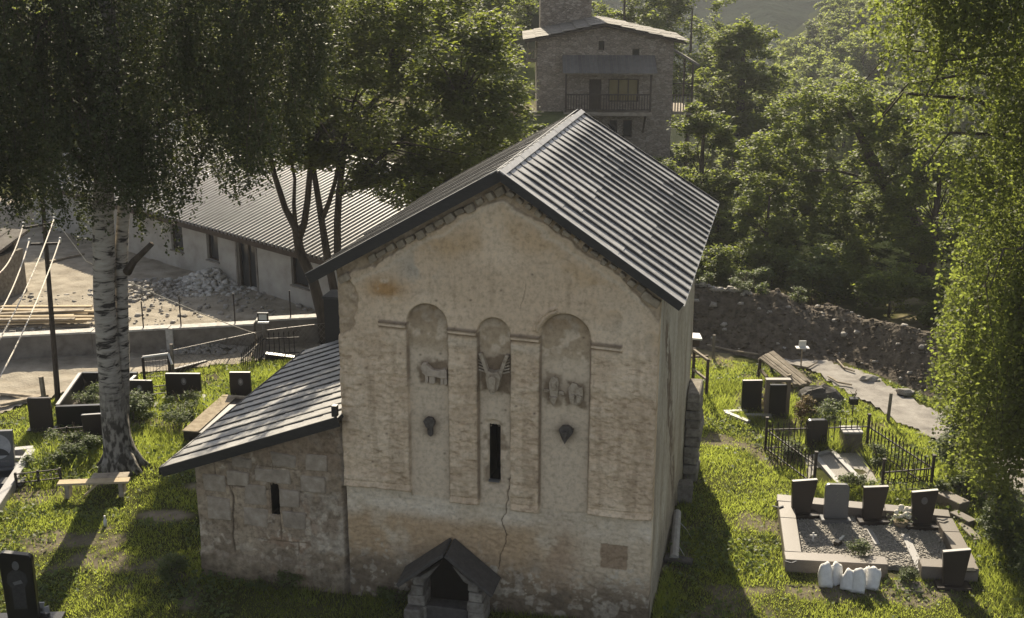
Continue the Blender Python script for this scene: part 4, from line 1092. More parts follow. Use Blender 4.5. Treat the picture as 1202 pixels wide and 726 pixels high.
chunks('debris', 'scattered grey stones and plaster bits across the dirt yard', 'debris', np.concatenate([np.stack([RNG.uniform(-18, -7, 450), RNG.uniform(38.6, 44, 450), np.full(450, .07)], 1), heap_pts((-13.6, 44.2), 2.2, 1.6, .35, 500), heap_pts((-9.6, 37.2), 1.6, .35, .22, 350)]), .02, .12, M['gravel'])
# stones on the spoil heap
def mound_pts(n, x0=3, x1=18):
    i = RNG.integers(4, 52, n); j = RNG.integers(0, 189, n)
    return np.stack([S[i, j], Yh[i, j], Zh[i, j] + .01], 1)
mp_ = mound_pts(2600)
chunks('rubble', 'loose stones and clods lying over the dark spoil heap', 'rubble', mp_, .015, .09, M['mound'])
chunks('debris', 'paler stones along the crest and foot of the spoil heap', 'debris', np.concatenate([mound_pts(260), np.stack([S[28:32, :60].ravel()[:200], Yh[28:32, :60].ravel()[:200], Zh[28:32, :60].ravel()[:200] + .04], 1)]), .03, .13, M['gravel'])
for px, py, lab in ((1018, 446, 'flat pale rock at the foot of the spoil heap by the road'), (965, 452, None), (1062, 462, 'tilted slab of rock on the spoil heap face')):
    if lab:
        p = G(px, py, .06); o = MB().blob((0, 0, .04), (.3, .18, .12), 7, 5, .3).build('rock', M['gravel'], loc=p); tag(o, lab, 'rock')
# pale branches lying by the heap
for pts, lab in (([(905, 432), (925, 428), (948, 432), (960, 425)], 'thin pale bent branch lying behind the collapsed board canopy'), ([(983, 423), (991, 432), (1003, 436)], 'bare bleached stick lying on the dark heap above the road'), ([(972, 442), (984, 449), (1000, 452)], 'pale curved stick at the roadside'), ([(830, 405), (860, 412), (890, 416)], 'long pale dry branch along the foot of the spoil heap')):
    o = MB().tube([G(x, y, .12) for x, y in pts], [.03, .035, .03, .018][:len(pts)], 5).build('branch', M['wood_old']); tag(o, lab, 'branch')

shed = thing('shed', 'old timber walled shed with rusty sheet roof at the far left of the yard', 'shed', (-20.6, 44.4, 0), -.28)
mb = MB(); hole_wall(mb, -2.6, 2.6, -.1, 1.7, [(-1.3, -.3, -.1, 1.5)], -1.8, -1.6); mb.box(-2.6, -2.4, -1.597, .3, -.1, 1.7).box(2.4, 2.6, -1.597, .3, -.1, 1.7).box(-2.4, 2.4, .1, .3, -.1, 2.25).box(-1.3, -.3, -1.65, -1.6, -.1, 1.5)
mb.build('wall', M['rough_stone'], shed)
for k in range(7): MB().box(-2.62, 2.62, -1.84, -1.803, 1.05 + k * .095, 1.138 + k * .095, .004).build('plank', M['wood_old'], shed)
sr = MB().slab((-2.9, -2.15, 1.72), (2.9, -2.15, 1.72), (2.9, .4, 2.34), (-2.9, .4, 2.34), (0, 0, .04)).build('roof', M['wood_dark'], shed)
for k in range(16):
    x = -2.88 + k * .36
    MB().slab((x, -2.18, 1.765), (x + .34, -2.18, 1.765), (x + .34, .4, 2.385), (x, .4, 2.385), (0, 0, .015 + .012 * (k % 2))).build('roof_sheet', M['concrete'], sr)
# pile of sawn planks
pl = thing('plank_pile', 'loose pile of pale sawn planks in the dirt yard behind the birch', 'planks', (-16.6, 40.6, .05), .06)
for k in range(16):
    z = .04 + (k // 5) * .07; y = -.9 + (k % 5) * .42 + random.uniform(-.1, .1); a = random.uniform(-.09, .09); l = random.uniform(1.6, 2.6); x = random.uniform(-.6, .5)
    MB().bar((x - l, y - l*a, z + random.uniform(0, .05)), (x + l, y + l*a, z + random.uniform(0, .06)), .17, .05).build('plank', M['wood_new'] if k % 3 else M['wood_old'], pl)
for (x0, y0, x1, y1), lab in (((238, 241), 0), ) if False else ():
    pass
for pa, pb, lab in (((0, 462), (50, 466), 'low weathered board lying along the lane edge at far left'), ((0, 476), (56, 464), 'long grey beam on the ground behind the dark headstone'), ((58, 308), (98, 298), 'single pale plank lying on rubble beyond the plank pile')):
    A_, B_ = G(*pa, .1), G(*pb, .1)
    o = MB().bar((0, 0, .02), B_ - A_, .16, .07).build('plank', M['wood_old'], loc=A_); tag(o, lab, 'plank')

# utility pole with four cables running towards the camera
pb_ = G(68, 470); pole = thing('utility_pole', 'leaning rusty lattice pole with two cross arms and white insulators at left', 'pole', pb_)
top = AT(50, 225, 33.3) - pb_; top.z = 6.6
MB().tube([(0, 0, -.1), top * .5, top], [.085, .07, .055], 8).build('shaft', M['wood_dark'], pole)
arms = [((28, 268), (64, 262)), ((35, 287), (71, 286))]
def pole_pt(f): return top * f
ends = []
for (a, b) in arms:
    A_, B_ = AT(*a, pb_.y - .05) - pb_, AT(*b, pb_.y + .05) - pb_
    MB().bar(A_, B_, .06).build('cross_arm', M['iron'], pole)
    for q in (A_, B_):
        MB().tube([q + Vector((0, 0, .03)), q + Vector((0, 0, .1)), q + Vector((0, 0, .17))], [.035, .05, .03], 8).build('insulator', M['white_metal'], pole)
        ends.append(q + Vector((0, 0, .12)) + pb_)
for q, tgt, lab in zip(ends, ((4, 318), (2, 397), (0, 369), (7, 432)), ('outermost left cable of the upper cross arm', 'thick pale cable from the right end of the upper cross arm', 'pale cable from the left end of the lower cross arm', 'pale cable from the right end of the lower cross arm')):
    e = G(*tgt, q.z - .35); d = (e - q); pts = []
    for k in range(13):
        t = k / 12 * 1.55; p = q + d * t; p.z = q.z - .35 * t * (1.55 - t) / .55 * .9 - .0; pts.append(p)
    o = MB().tube(pts, .016, 6).build('cable', M['wire']); tag(o, lab, 'cable', 'cables running from the utility pole')
A_, B_ = AT(86, 299, pb_.y + .2), AT(300, 392, 37.2); pts = []
C0 = pole.location + top * .86
for k in range(17):
    t = k / 16; p = A_.lerp(B_, t) if k else C0; p = Vector(p)
    if k: p.z -= .25 * 4 * t * (1 - t) * .5
    pts.append(p)
o = MB().tube(pts, .014, 6).build('cable', M['wire']); tag(o, 'sagging cable from the pole past the birch trunk to the floodlight', 'cable')
# thin posts with wire on the yard wall, mesh fence
for px, py, h in ((200, 398, 1.0), (265, 395, 1.0), (331, 394, 1.0), (155, 400, .9)):
    p = G(px, py, .8); o = MB().tube([(0, 0, 0), (0, 0, h)], .022, 6).build('fence_post', M['iron'], loc=Vector((p.x, float(rwp(p.x)) + .14, .80)))
    tag(o, {200: 'thin iron post on the wall right of the birch trunk', 265: 'thin iron post on the wall between trunk and floodlight', 331: 'thin iron post on the wall right of the floodlight', 155: 'thin iron post on the wall just beside the birch trunk'}[px], 'post', 'thin posts on the yard wall')
cp = G(203, 443); o = MB().tube([(0, 0, -.05), (.03, 0, 1.05)], [.06, .055], 6).build('fence_post', M['concrete'], loc=cp); tag(o, 'grey concrete post beside the small metal gate', 'post')
cp2 = G(52, 470); o = MB().tube([(0, 0, -.05), (-.02, 0, .72)], .075, 6).build('fence_post', M['wood_old'], loc=cp2); tag(o, 'short grey wooden post left of the utility pole foot', 'post')
mf = thing('mesh_fence', 'sagging chain link fence along the upper cemetery edge', 'fence', cp)
P0, P1 = Vector((0, 0, 0)), G(311, 418) - cp; P2 = Vector((-5.2, 38.0, 0)) - cp
mb = MB()
for A_, B_ in ((P0, P1), (P1, P2)):
    L = (B_ - A_).length; nW = int(L / .16)
    for k in range(nW):
        a = A_.lerp(B_, k / nW); b = A_.lerp(B_, min(1, (k + 4) / nW)); up = Vector((0, 0, .82))
        mb.bar(a + Vector((0, 0, .05)), b + up, .008); mb.bar(a + up, b + Vector((0, 0, .05)), .008)
    mb.bar(A_ + Vector((0, 0, .84)), B_ + Vector((0, 0, .84)), .016)
mb.build('wire_mesh', M['wire_dark'], mf)
gt = thing('metal_gate', 'small open metal frame gate with wire mesh near the birch', 'gate', G(170, 449))
gR = G(200, 446) - gt.location
MB().tube([(0, 0, 0), (0, 0, .78)], .045, 6).build('gate_post', M['iron'], gt); MB().tube([gR, gR + Vector((0, 0, .78))], .045, 6).build('gate_post', M['iron'], gt)
MB().tube([(0, 0, .79), gR + Vector((0, 0, .82))], .04, 6).tube([gR + Vector((0, 0, .82)), gR + Vector((.15, -.2, .55))], .035, 6).build('top_rail', M['white_metal'], gt)
mb = MB()
for k in range(1, 8): mb.bar(gR * (k/8) + Vector((0, 0, .05)), gR * (k/8) + Vector((0, 0, .78)), .009)
for k in range(1, 5): mb.bar(Vector((0, 0, .16*k)), gR + Vector((0, 0, .16*k)), .009)
mb.bar((0, 0, .1), gR + Vector((0, 0, .6)), .015)
mb.build('wire_mesh', M['wire_dark'], gt)
fl = thing('floodlight', 'white faced black framed floodlight on a post by the upper fence', 'floodlight', G(311, 413))
MB().tube([(0, 0, -.05), (0, 0, .92)], .05, 8).build('post', M['concrete'], fl)
MB().box(-.17, .17, -.03, .05, 1.02, 1.30).build('housing', M['black_gloss'], fl)
MB().box(-.125, .125, -.036, -.031, 1.065, 1.255).build('lens', M['lamp_face'], fl)
MB().box(-.17, .17, -.05, .08, .95, .99).build('bracket', M['white_metal'], fl)

# ------------------------------------------------------------------ trees
def leaf_obj(name, C, size, mat, parent=None, hang=.3, aspect=.6, loc=None, up=1.1):
    """many single leaves: one quad each"""
    n = len(C); size = np.broadcast_to(size, (n,)) * RNG.uniform(.7, 1.25, n)
    q = RNG.normal(size=(n, 3)); q /= np.linalg.norm(q, axis=1)[:, None]; q[:, 2] = np.abs(q[:, 2]) + up; q /= np.linalg.norm(q, axis=1)[:, None]
    d = RNG.normal(size=(n, 3)); d[:, 2] -= hang * 2.0; d -= q * (d * q).sum(1)[:, None]; d /= np.linalg.norm(d, axis=1)[:, None]
    b = np.cross(q, d)
    nn_ = q
    s = size[:, None]
    V = np.empty((n, 4, 3)); V[:, 0] = C; V[:, 2] = C + d * s
    mid = C + d * s * .45 + nn_ * s * .08
    V[:, 1] = mid + b * s * aspect * .5; V[:, 3] = mid - b * s * aspect * .5
    F = np.arange(n * 4).reshape(n, 4)
    return link(name, raw_mesh(name, V.reshape(-1, 3), F), mat, parent, loc)

def ball(n, surf=.45):
    v = RNG.normal(size=(n, 3)); v /= np.linalg.norm(v, axis=1)[:, None]
    return v * (RNG.uniform(0, 1, n) ** surf)[:, None]

def clump_tree(name, label, base, trunk_pts, trunk_r, clumps, n_leaf, leaf_s, mat, bark, group=None, hang=.25, limb_from=None, cat='tree', aspect=.6, limbs=True):
    """clumps: list of (x, y, z, rx, rz) relative to the base"""
    t = thing(name, label, cat, base, 0, group)
    if cat == 'tree' and mat is not M['far_leaf']: n_leaf = int(n_leaf * .34); leaf_s = leaf_s * 1.12
    mb = MB()
    if trunk_pts:
        mb.tube(trunk_pts, trunk_r, 9, wob=.05)
        if limbs:
            tp = [Vector(p) for p in trunk_pts]
            for c in clumps[::max(1, len(clumps) // 16)]:
                p1 = Vector(c[:3]); cand = min(tp[len(tp)//3:], key=lambda q: (q - p1).length + max(0, q.z - p1.z + .3) * 2)
                mid = cand.lerp(p1, .5) + Vector((random.uniform(-.35, .35), random.uniform(-.3, .3), random.uniform(.1, .6)))
                r0 = trunk_r[-1] * random.uniform(.5, .8)
                mb.tube([cand, mid, p1], [r0, r0 * .6, r0 * .2], 5)
        mb.build('trunk', bark, t, smooth=True)
    vol = np.array([c[3] ** 2 * c[4] for c in clumps]); cnt = (n_leaf * vol ** .75 / (vol ** .75).sum()).astype(int)
    pts = []
    for c, k in zip(clumps, cnt):
        # every clump breaks into smaller sprays
        ns = max(4, k // 60); sp = ball(ns, .40) * np.array([c[3], c[3], c[4]]) + np.array(c[:3])
        idx = RNG.integers(0, ns, k); sr_ = .22 * c[3] + .06
        pts.append(sp[idx] + RNG.normal(size=(k, 3)) * np.array([sr_, sr_, sr_ * .6]) * .62)
    leaf_obj('crown', np.concatenate(pts), leaf_s, mat, t, hang, aspect)
    return t

def crown_clumps(c, r, n, rmin, rmax, flat=.75, seed=0):
    rg = np.random.default_rng(seed); out = []
    for k in range(n):
        v = rg.normal(size=3); v /= np.linalg.norm(v); q = v * rg.uniform(.35, 1.0) ** .5
        rr = rg.uniform(rmin, rmax)
        out.append((c[0] + q[0] * (r[0] - rr * .6), c[1] + q[1] * (r[1] - rr * .6), c[2] + q[2] * (r[2] - rr * .5), rr, rr * flat))
    return out

# --- weeping birch on the left
BB = Vector((-9.72, 28.2, 0))
birch = thing('birch_tree', 'large weeping birch with white scarred double trunk left of the church', 'tree', BB)
def bt(x, y): return AT(x, y, BB.y) - BB
tp = [bt(143, 556), bt(141, 535), bt(137, 515), bt(133, 480), bt(129, 440), bt(125, 400), bt(122, 350), bt(122, 300), bt(121, 250), bt(123, 190), bt(128, 120), bt(134, 40)]
tp[0].z = -.1
tp += [Vector((.0, .1, 14.5)), Vector((.1, .3, 17.0))]
tr = [.56, .42, .34, .305, .275, .255, .25, .255, .24, .22, .19, .16, .11, .05]
mb = MB().tube(tp, tr, 18, wob=.05)
for a in range(7):                                            # root flare
    an = a * 2*PI/7 + .3
    mb.tube([Vector((math.cos(an)*.75, math.sin(an)*.6, -.08)), Vector((math.cos(an)*.46, math.sin(an)*.40, .12)), Vector((math.cos(an)*.27, math.sin(an)*.25, .55))], [.06, .13, .1], 6)
mb.build('trunk', M['bark_birch'], birch, smooth=True)
tp2 = [bt(140, 520), bt(140, 480), bt(140, 430), bt(139, 380), bt(138, 330), bt(138, 290), bt(141, 240), bt(152, 170), bt(165, 80)]
for p in tp2: p.y += .3
tp2.append(Vector((1.5, .8, 13.5)))
MB().tube(tp2, [.17, .16, .155, .15, .15, .15, .14, .12, .1, .05], 12, wob=.05).build('trunk', M['bark_birch'], birch, smooth=True)
MB().tube([bt(146, 322) + Vector((0, .2, 0)), bt(156, 308) + Vector((0, .05, 0)), bt(168, 297) + Vector((0, -.1, 0)), bt(181, 284) + Vector((0, -.2, 0))], [.11, .085, .075, .06], 8, wob=.08).build('branch_stub', M['bark'], birch, smooth=True)

def weeping(parent, base, trunk_z, crown_c, crown_r, n_limb, n_strand, z_floor, leaf_n, leaf_s, mat, bark, seed, accept=None, wood='limbs', lmin=1.2, lmax=4.6, extra=None, leaf_up=.25, flr=1.0):
    rg = np.random.default_rng(seed); mb = MB(); limb_pts = []
    for k in range(n_limb):
        an = rg.uniform(0, 2*PI); z0 = rg.uniform(*trunk_z); rr = rg.uniform(.35, 1.0) ** .6
        end = Vector((crown_c[0] + math.cos(an) * crown_r[0] * rr, crown_c[1] + math.sin(an) * crown_r[1] * rr, z0 + rg.uniform(.8, 2.4)))
        st = Vector((crown_c[0] * .3, crown_c[1] * .3, z0))
        if accept is not None and not accept(base.x + end.x, base.y + end.y, end.z): continue
        P = [st, st.lerp(end, .35) + Vector((0, 0, .7)), st.lerp(end, .7) + Vector((0, 0, .75)), end + Vector((0, 0, .2)), end + Vector((math.cos(an)*.5, math.sin(an)*.5, -.5))]
        r0 = rg.uniform(.05, .10)
        mb.tube(P, [r0, r0*.75, r0*.5, r0*.3, r0*.12], 6)
        for q in range(10):
            t = rg.uniform(.2, 1) * 3.99; i = int(t); limb_pts.append(P[i].lerp(P[i+1], t - i))
    LP = np.array([tuple(p) for p in limb_pts])
    if extra is not None: LP = np.concatenate([LP, extra(rg)])
    nb_ = n_strand // 10
    BC = LP[rg.integers(0, len(LP), nb_)] + rg.normal(size=(nb_, 3)) * np.array([.5, .5, .3])
    BLen = rg.uniform(lmin, lmax, nb_); BFl = rg.uniform(0, flr, nb_)
    S0 = np.repeat(BC, 10, 0) + rg.normal(size=(nb_ * 10, 3)) * np.array([.2, .2, .22])
    Ls = np.repeat(BLen, 10) * rg.uniform(.45, 1.0, nb_ * 10); FLo = np.repeat(BFl, 10)
    ok = np.ones(n_strand, bool)
    pts = []; keep_s = []
    for s, L, flo in zip(S0, Ls, FLo):
        wz = base + Vector(s)
        fl_ = z_floor(wz.x, wz.y) + flo
        L = min(L, s[2] - fl_)
        if L < .3: continue
        if accept is not None and not (accept(wz.x, wz.y, s[2] - L * .5) and accept(wz.x, wz.y, s[2] - L)): continue
        keep_s.append((s, L))
    per = max(6, int(leaf_n / max(1, len(keep_s))))
    for s, L in keep_s:
        k = int(per * (.4 + .6 * L / lmax * 1.6)); t = rg.uniform(0, 1, k) ** .85
        sway = rg.normal(size=2) * .22
        x = s[0] + sway[0] * t + np.sin(t * 4 + s[1] * 3) * .07; y = s[1] + sway[1] * t + np.cos(t * 4 + s[0] * 3) * .07; z = s[2] - L * t
        wdt = .035 + .05 * (1 - t)
        pts.append(np.stack([x + rg.normal(size=k) * wdt, y + rg.normal(size=k) * wdt, z + rg.normal(size=k) * .03], 1))
        if rg.uniform() < .12:
            mb.tube([Vector((s[0] + sway[0] * q + math.sin(q*4 + s[1]*3)*.07, s[1] + sway[1]*q + math.cos(q*4 + s[0]*3)*.07, s[2] - L*q)) for q in (0, .33, .66, .97)], [.012, .008, .006, .003], 3, cap=False)
    lo_ = mb.build(wood, bark, parent, smooth=True); lo_['kind'] = 'stuff'
    leaf_obj('crown', np.concatenate(pts), leaf_s, mat, parent, .45, .72, up=leaf_up)

def floor_left(x, y):
    px, _ = PROJ((x, y, 7))
    yb = np.interp(px, [-200, -20, 30, 70, 85, 105, 120, 150, 175, 200, 225, 250, 275, 300, 330, 360, 385, 420], [230, 258, 250, 275, 312, 305, 235, 250, 285, 312, 272, 222, 245, 255, 200, 212, 160, 70])
    # height of that image row at this depth, as a plain world height
    base_z = CAM_H - math.hypot(x, y) * math.tan(CAM_PITCH + math.atan((yb - 363) / FPX))
    return base_z + random.uniform(-.1, .5)
weeping(birch, BB, (7.2, 15.5), (.4, .3), (5.3, 3.6), 46, 3000, floor_left, 300000, .08, M['birch_leaf'], M['bark'], 3, extra=lambda g: np.stack([g.uniform(-2.6, 5.2, 170), g.uniform(-3.0, -1.0, 170), g.uniform(8.5, 12.5, 170)], 1))

# --- multi-stemmed ash between the church and the long building
AB = Vector((-5.95, 38.0, 0))
def at_(x, y, Y=38.0): return AT(x, y, Y) - AB
stems = [[Vector((-.1, 0, -.1)), at_(379, 372), at_(368, 330), at_(352, 295), at_(347, 268), at_(335, 245), at_(322, 205), at_(312, 160), at_(300, 110)],
         [at_(349, 285), at_(357, 262), at_(361, 235), at_(364, 200), at_(372, 160), at_(380, 110), at_(385, 60)],
         [Vector((.5, .4, -.1)), at_(392, 340, 38.4), at_(384, 300, 38.4), at_(378, 262, 38.4), at_(374, 235, 38.4), at_(369, 205, 38.4), at_(362, 150, 38.4), at_(352, 90, 38.4)],
         [at_(378, 258, 38.4), at_(386, 238, 38.2), at_(393, 215, 38), at_(402, 170, 38), at_(415, 120, 38)],
         [Vector((.75, .5, -.1)), at_(396, 300, 38.6), at_(396, 260, 38.6), at_(398, 225, 38.6), at_(404, 180, 38.6), at_(430, 130, 38.6), at_(460, 90, 38.6)],
         [at_(347, 268), at_(345, 240), at_(346, 210), at_(338, 170), at_(335, 120)],
         [at_(398, 230, 38.6), at_(440, 190, 38.5), at_(490, 150, 38.4), at_(540, 120, 38.3)]]
rads = [[.21, .19, .17, .165, .13, .1, .085, .07, .05], [.13, .11, .1, .09, .075, .06, .04], [.16, .14, .125, .11, .1, .085, .07, .04], [.085, .075, .065, .055, .035], [.15, .125, .115, .105, .085, .07, .04], [.075, .06, .05, .045, .03], [.09, .075, .055, .03]]
ash = thing('ash_tree', 'multi stemmed dark leafy tree between the church and the long grey building', 'tree', AB)
for p_, r_ in zip(stems, rads):
    MB().tube(p_, r_, 9, wob=.05).build('trunk', M['bark'], ash, smooth=True)
cl = []
rg = np.random.default_rng(5)
ell = [((-7.6, 38.2), (300, 90)), ]
for k in range(210):
    # clump centres spread through the crown's volume, thicker in its lower middle
    x = rg.uniform(-8.6, .1); u = (x + 4.1) / 4.5
    if abs(u) > 1: continue
    h = math.sqrt(max(0, 1 - u*u))
    y = 38.4 + rg.uniform(-1, 1) * 2.6 * h
    lo = np.interp(x, [-8.6, -7, -6.2, -5, -3.4, -2, -.6, .1], [6.3, 6.0, 5.6, 5.25, 4.95, 5.2, 5.7, 6.4]); hi = np.interp(x, [-8.6, -6, -4, -1.2, -.5, .1], [9.6, 11.2, 11.2, 10.8, 9.6, 8.2])
    z = lo + (hi - lo) * rg.uniform(0, 1)
    r = rg.uniform(.5, .95)
    cl.append((x - AB.x, y - AB.y, z + .25, r, r * .62))
for k in range(34):
    x = rg.uniform(-4.8, -1.2); cl.append((x - AB.x, rg.uniform(37, 39.5) - AB.y, rg.uniform(4.75, 6.2) + .12 * abs(x + 3), rg.uniform(.35, .6), .3))
for k in range(22):
    x = rg.uniform(-8.4, -5.8); cl.append((x - AB.x, rg.uniform(37, 39.8) - AB.y, rg.uniform(5.9, 7.2), rg.uniform(.4, .65), .35))
mb = MB()
for c in cl[::2]:
    p1 = Vector(c[:3]); cand = min((q for s_ in stems for q in s_[3:]), key=lambda q: (Vector(q) - p1).length + max(0, q.z - p1.z) * 2)
    mid = Vector(cand).lerp(p1, .5) + Vector((0, 0, .25)); mb.tube([cand, mid, p1], [.045, .03, .01], 5)
mb.build('limbs', M['bark'], ash, smooth=True)
pts = []
for c in cl:
    k = 380; ns = 20
    sp = ball(ns, .4) * np.array([c[3], c[3], c[4]]) + np.array(c[:3]); idx = RNG.integers(0, ns, k)
    pts.append(sp[idx] + RNG.normal(size=(k, 3)) * np.array([.14, .14, .09]))
leaf_obj('crown', np.concatenate(pts), .175, M['ash_leaf'], ash, .3, .5)

# --- birch whose hanging boughs fill the right edge
RB = Vector((12.6, 24.2, 0))
rbirch = thing('birch_tree', 'tall birch with sunlit yellow green hanging boughs at the right edge', 'tree', RB)
MB().tube([(0, 0, -.1), (.05, 0, .5), (-.05, .1, 4), (.1, .1, 8), (0, 0, 12), (.1, .2, 16)], [.42, .3, .26, .22, .15, .05], 12, wob=.05).build('trunk', M['bark_birch'], rbirch, smooth=True)
def right_edge(py): return np.interp(py, [-300, 0, 60, 110, 160, 190, 230, 260, 330, 380, 420, 470, 520, 580, 640, 700], [985, 1003, 1012, 1028, 1040, 1070, 1085, 1100, 1105, 1095, 1088, 1090, 1102, 1128, 1168, 1200])
def accept_r(x, y, z):
    px, py = PROJ((x, y, z)); 
    return px > right_edge(py) + random.uniform(0, 22)
def floor_right(x, y): return random.uniform(.3, 1.6)
weeping(rbirch, RB, (2.0, 14.5), (-.4, 0), (6.0, 2.7), 80, 4300, floor_right, 280000, .09, M['birch_leaf_sun'], M['bark'], 9, accept_r, lmax=4.2, extra=lambda g: np.stack([g.uniform(-4.6, -.5, 190), g.uniform(-2.4, 2.2, 190), g.uniform(2.0, 7.0, 190)], 1), flr=1.2)

# --- middle distance trees, each with its own crown
def free_tree(px, Y, ytop, wpx, zb, label, n, leaf, seed, mat='tree_leaf', nclump=34, r_trunk=.16, name='broadleaf_tree', bot=.35, trunk_px=None, group=None, cr=(.2, .36), dep=.8):
    sc_ = FPX / (Y * math.cos(CAM_PITCH) + 2)
    topz = AT(px, ytop, Y).z; X = AT(px, ytop, Y).x; rx = wpx / 2 / sc_
    bx = AT(trunk_px, 300, Y).x if trunk_px else X
    zg = float(terrain(bx, Y)) if zb is None else zb
    H_ = topz - zg; c = (X - bx, 0, H_ * (1 + bot) / 2); r = (rx, rx * dep, H_ * (1 - bot) / 2)
    cl = crown_clumps(c, r, nclump, rx * cr[0], rx * cr[1], .62, seed)
    tpts = [(0, 0, -.2), (.03, 0, H_ * .2), (c[0] * .5, .1, H_ * .45), (c[0], 0, H_ * .8)]
    return clump_tree(name, label, (bx, Y, zg), tpts, [r_trunk * 1.3, r_trunk, r_trunk * .8, r_trunk * .3], cl, n, leaf, M[mat], M['bark'], group)
free_tree(1000, 47.5, 84, 270, 0, 'wide spreading tree with forked trunk behind the spoil heap', 125000, .145, 21, nclump=170, cr=(.10, .19), dep=.55, r_trunk=.3, bot=.08, trunk_px=1078)
free_tree(1110, 44, 150, 150, 0, 'dark tree half hidden behind the hanging birch boughs', 40000, .14, 22, nclump=30, bot=.12)
free_tree(905, 45.5, 205, 90, 0, 'young bushy tree at the left end of the tree row behind the spoil heap', 30000, .13, 23, nclump=24, r_trunk=.1, bot=.15)
free_tree(940, 50.5, 120, 110, 0, 'slender light topped tree behind the wide spreading tree', 36000, .15, 24, nclump=26, bot=.1)
free_tree(828, 53, 112, 112, -.2, 'shaded tree with sunlit tip beside the stone house gallery', 60000, .15, 25, nclump=32, bot=.05)
free_tree(770, 57, 178, 110, -.6, 'dark shaded tree in front of the stone house foot', 36000, .16, 26, nclump=24, bot=.02)
free_tree(876, 72, 6, 122, -1.0, 'big round crowned tree right of the stone house', 110000, .19, 27, nclump=60, r_trunk=.3, bot=.12)
free_tree(905, 62, 150, 110, -2, 'dark tree in the hollow behind the spreading tree', 50000, .18, 28, nclump=30, bot=.0)
free_tree(845, 48, 240, 80, -.2, 'low dark bushy tree in the shade beyond the spoil heap', 26000, .14, 29, nclump=20, r_trunk=.09, bot=.0)
free_tree(815, 88, -40, 150, None, 'tall tree behind the stone house roof on the right', 60000, .22, 31, nclump=36, bot=.1)
free_tree(735, 92, -60, 140, None, 'tree standing directly behind the stone house roof', 50000, .22, 32, nclump=32, bot=.1)
free_tree(590, 84, -60, 120, None, 'bright leafed tree on the bank left of the tower', 60000, .20, 33, nclump=34, bot=.15)
free_tree(545, 72, -50, 130, None, 'sunlit tree on the bank above the ash crown', 60000, .19, 34, nclump=34, bot=.15)
free_tree(622, 97, -90, 100, None, 'tree behind the grassy bank beside the tower', 40000, .24, 35, nclump=28, bot=.05)
free_tree(480, 66, -70, 150, None, 'large tree behind the long grey building roof', 60000, .2, 36, nclump=36, bot=.15)
free_tree(380, 68, -110, 170, None, 'tall tree behind the middle of the long building', 60000, .2, 37, nclump=36, bot=.12)
free_tree(250, 72, -110, 190, None, 'tall broad tree behind the far half of the long building', 60000, .22, 38, nclump=36, bot=.1)
free_tree(110, 70, -110, 190, None, 'tall broad tree behind the far end of the long building', 60000, .22, 39, nclump=36, bot=.1)
free_tree(-20, 62, -100, 190, None, 'tall tree beyond the old timber shed', 60000, .22, 40, nclump=36, bot=.1)
free_tree(577, 57.5, 105, 66, None, 'small leafy tree beside the church roof in front of the bank', 24000, .14, 41, nclump=20, r_trunk=.08, bot=.1)
free_tree(640, 58.5, 142, 60, None, 'low shrubby tree below the stone house corner', 14000, .14, 42, nclump=14, r_trunk=.06, bot=.0)

for k, (px, Y, yt, w_) in enumerate(((850, 60, 240, 120), (930, 58, 245, 120), (1010, 56, 250, 130), (1090, 54, 240, 130), (1170, 50, 240, 130), (1060, 66, 200, 140), (980, 70, 185, 140))):
    free_tree(px, Y, yt, w_, None, ['dark thicket tree left of the spreading tree', 'thicket tree behind the left part of the spoil heap', 'thicket tree behind the middle of the spoil heap', 'thicket tree behind the forked trunk', 'thicket tree behind the hanging birch', 'taller thicket tree deep in the hollow', 'hollow side tree below the hazy forest'][k], 30000, .19, 80 + k, nclump=26, bot=.0)
for k, (x_, y_) in enumerate(((5.5, 44.5), (7.3, 44), (9.6, 43.8), (11.6, 43), (13.2, 41.2), (14.8, 39.6), (12.6, 45), (16.5, 38.5), (9.5, 51.5), (12.2, 52.5), (15.2, 51), (17.5, 48.5), (19.8, 50))):
    q_ = 1.45 if k > 7 else 1.0; cl_ = crown_clumps((0, 0, 1.0 * q_), (1.3 * q_, 1.1 * q_, 1.15 * q_), 12, .45, .7, .8, 200 + k)
    clump_tree('undergrowth_bush', ['first dark bush behind the heap from the church', 'dark bush behind the second stretch of the spoil heap', 'dark bush under the left boughs of the spreading tree', 'dark bush at the foot of the forked trunk', 'dark bush right of the forked trunk', 'dark bush at the right end of the spoil heap', 'dark bush deep behind the forked trunk', 'last dark bush behind the hanging birch', 'sunlit bush far behind the left boughs of the spreading tree', 'sunlit bush far behind the forked trunk', 'sunlit bush right of the forked trunk in the hollow', 'bush on the edge of the gorge right of the heap', 'outermost bush on the gorge edge'][k], (x_, y_, 0), [(0, 0, -.05), (0, 0, 1.2)], [.05, .02], cl_, 7000, .14, M['tree_leaf'], M['bark'], 'undergrowth behind the spoil heap', cat='bush')

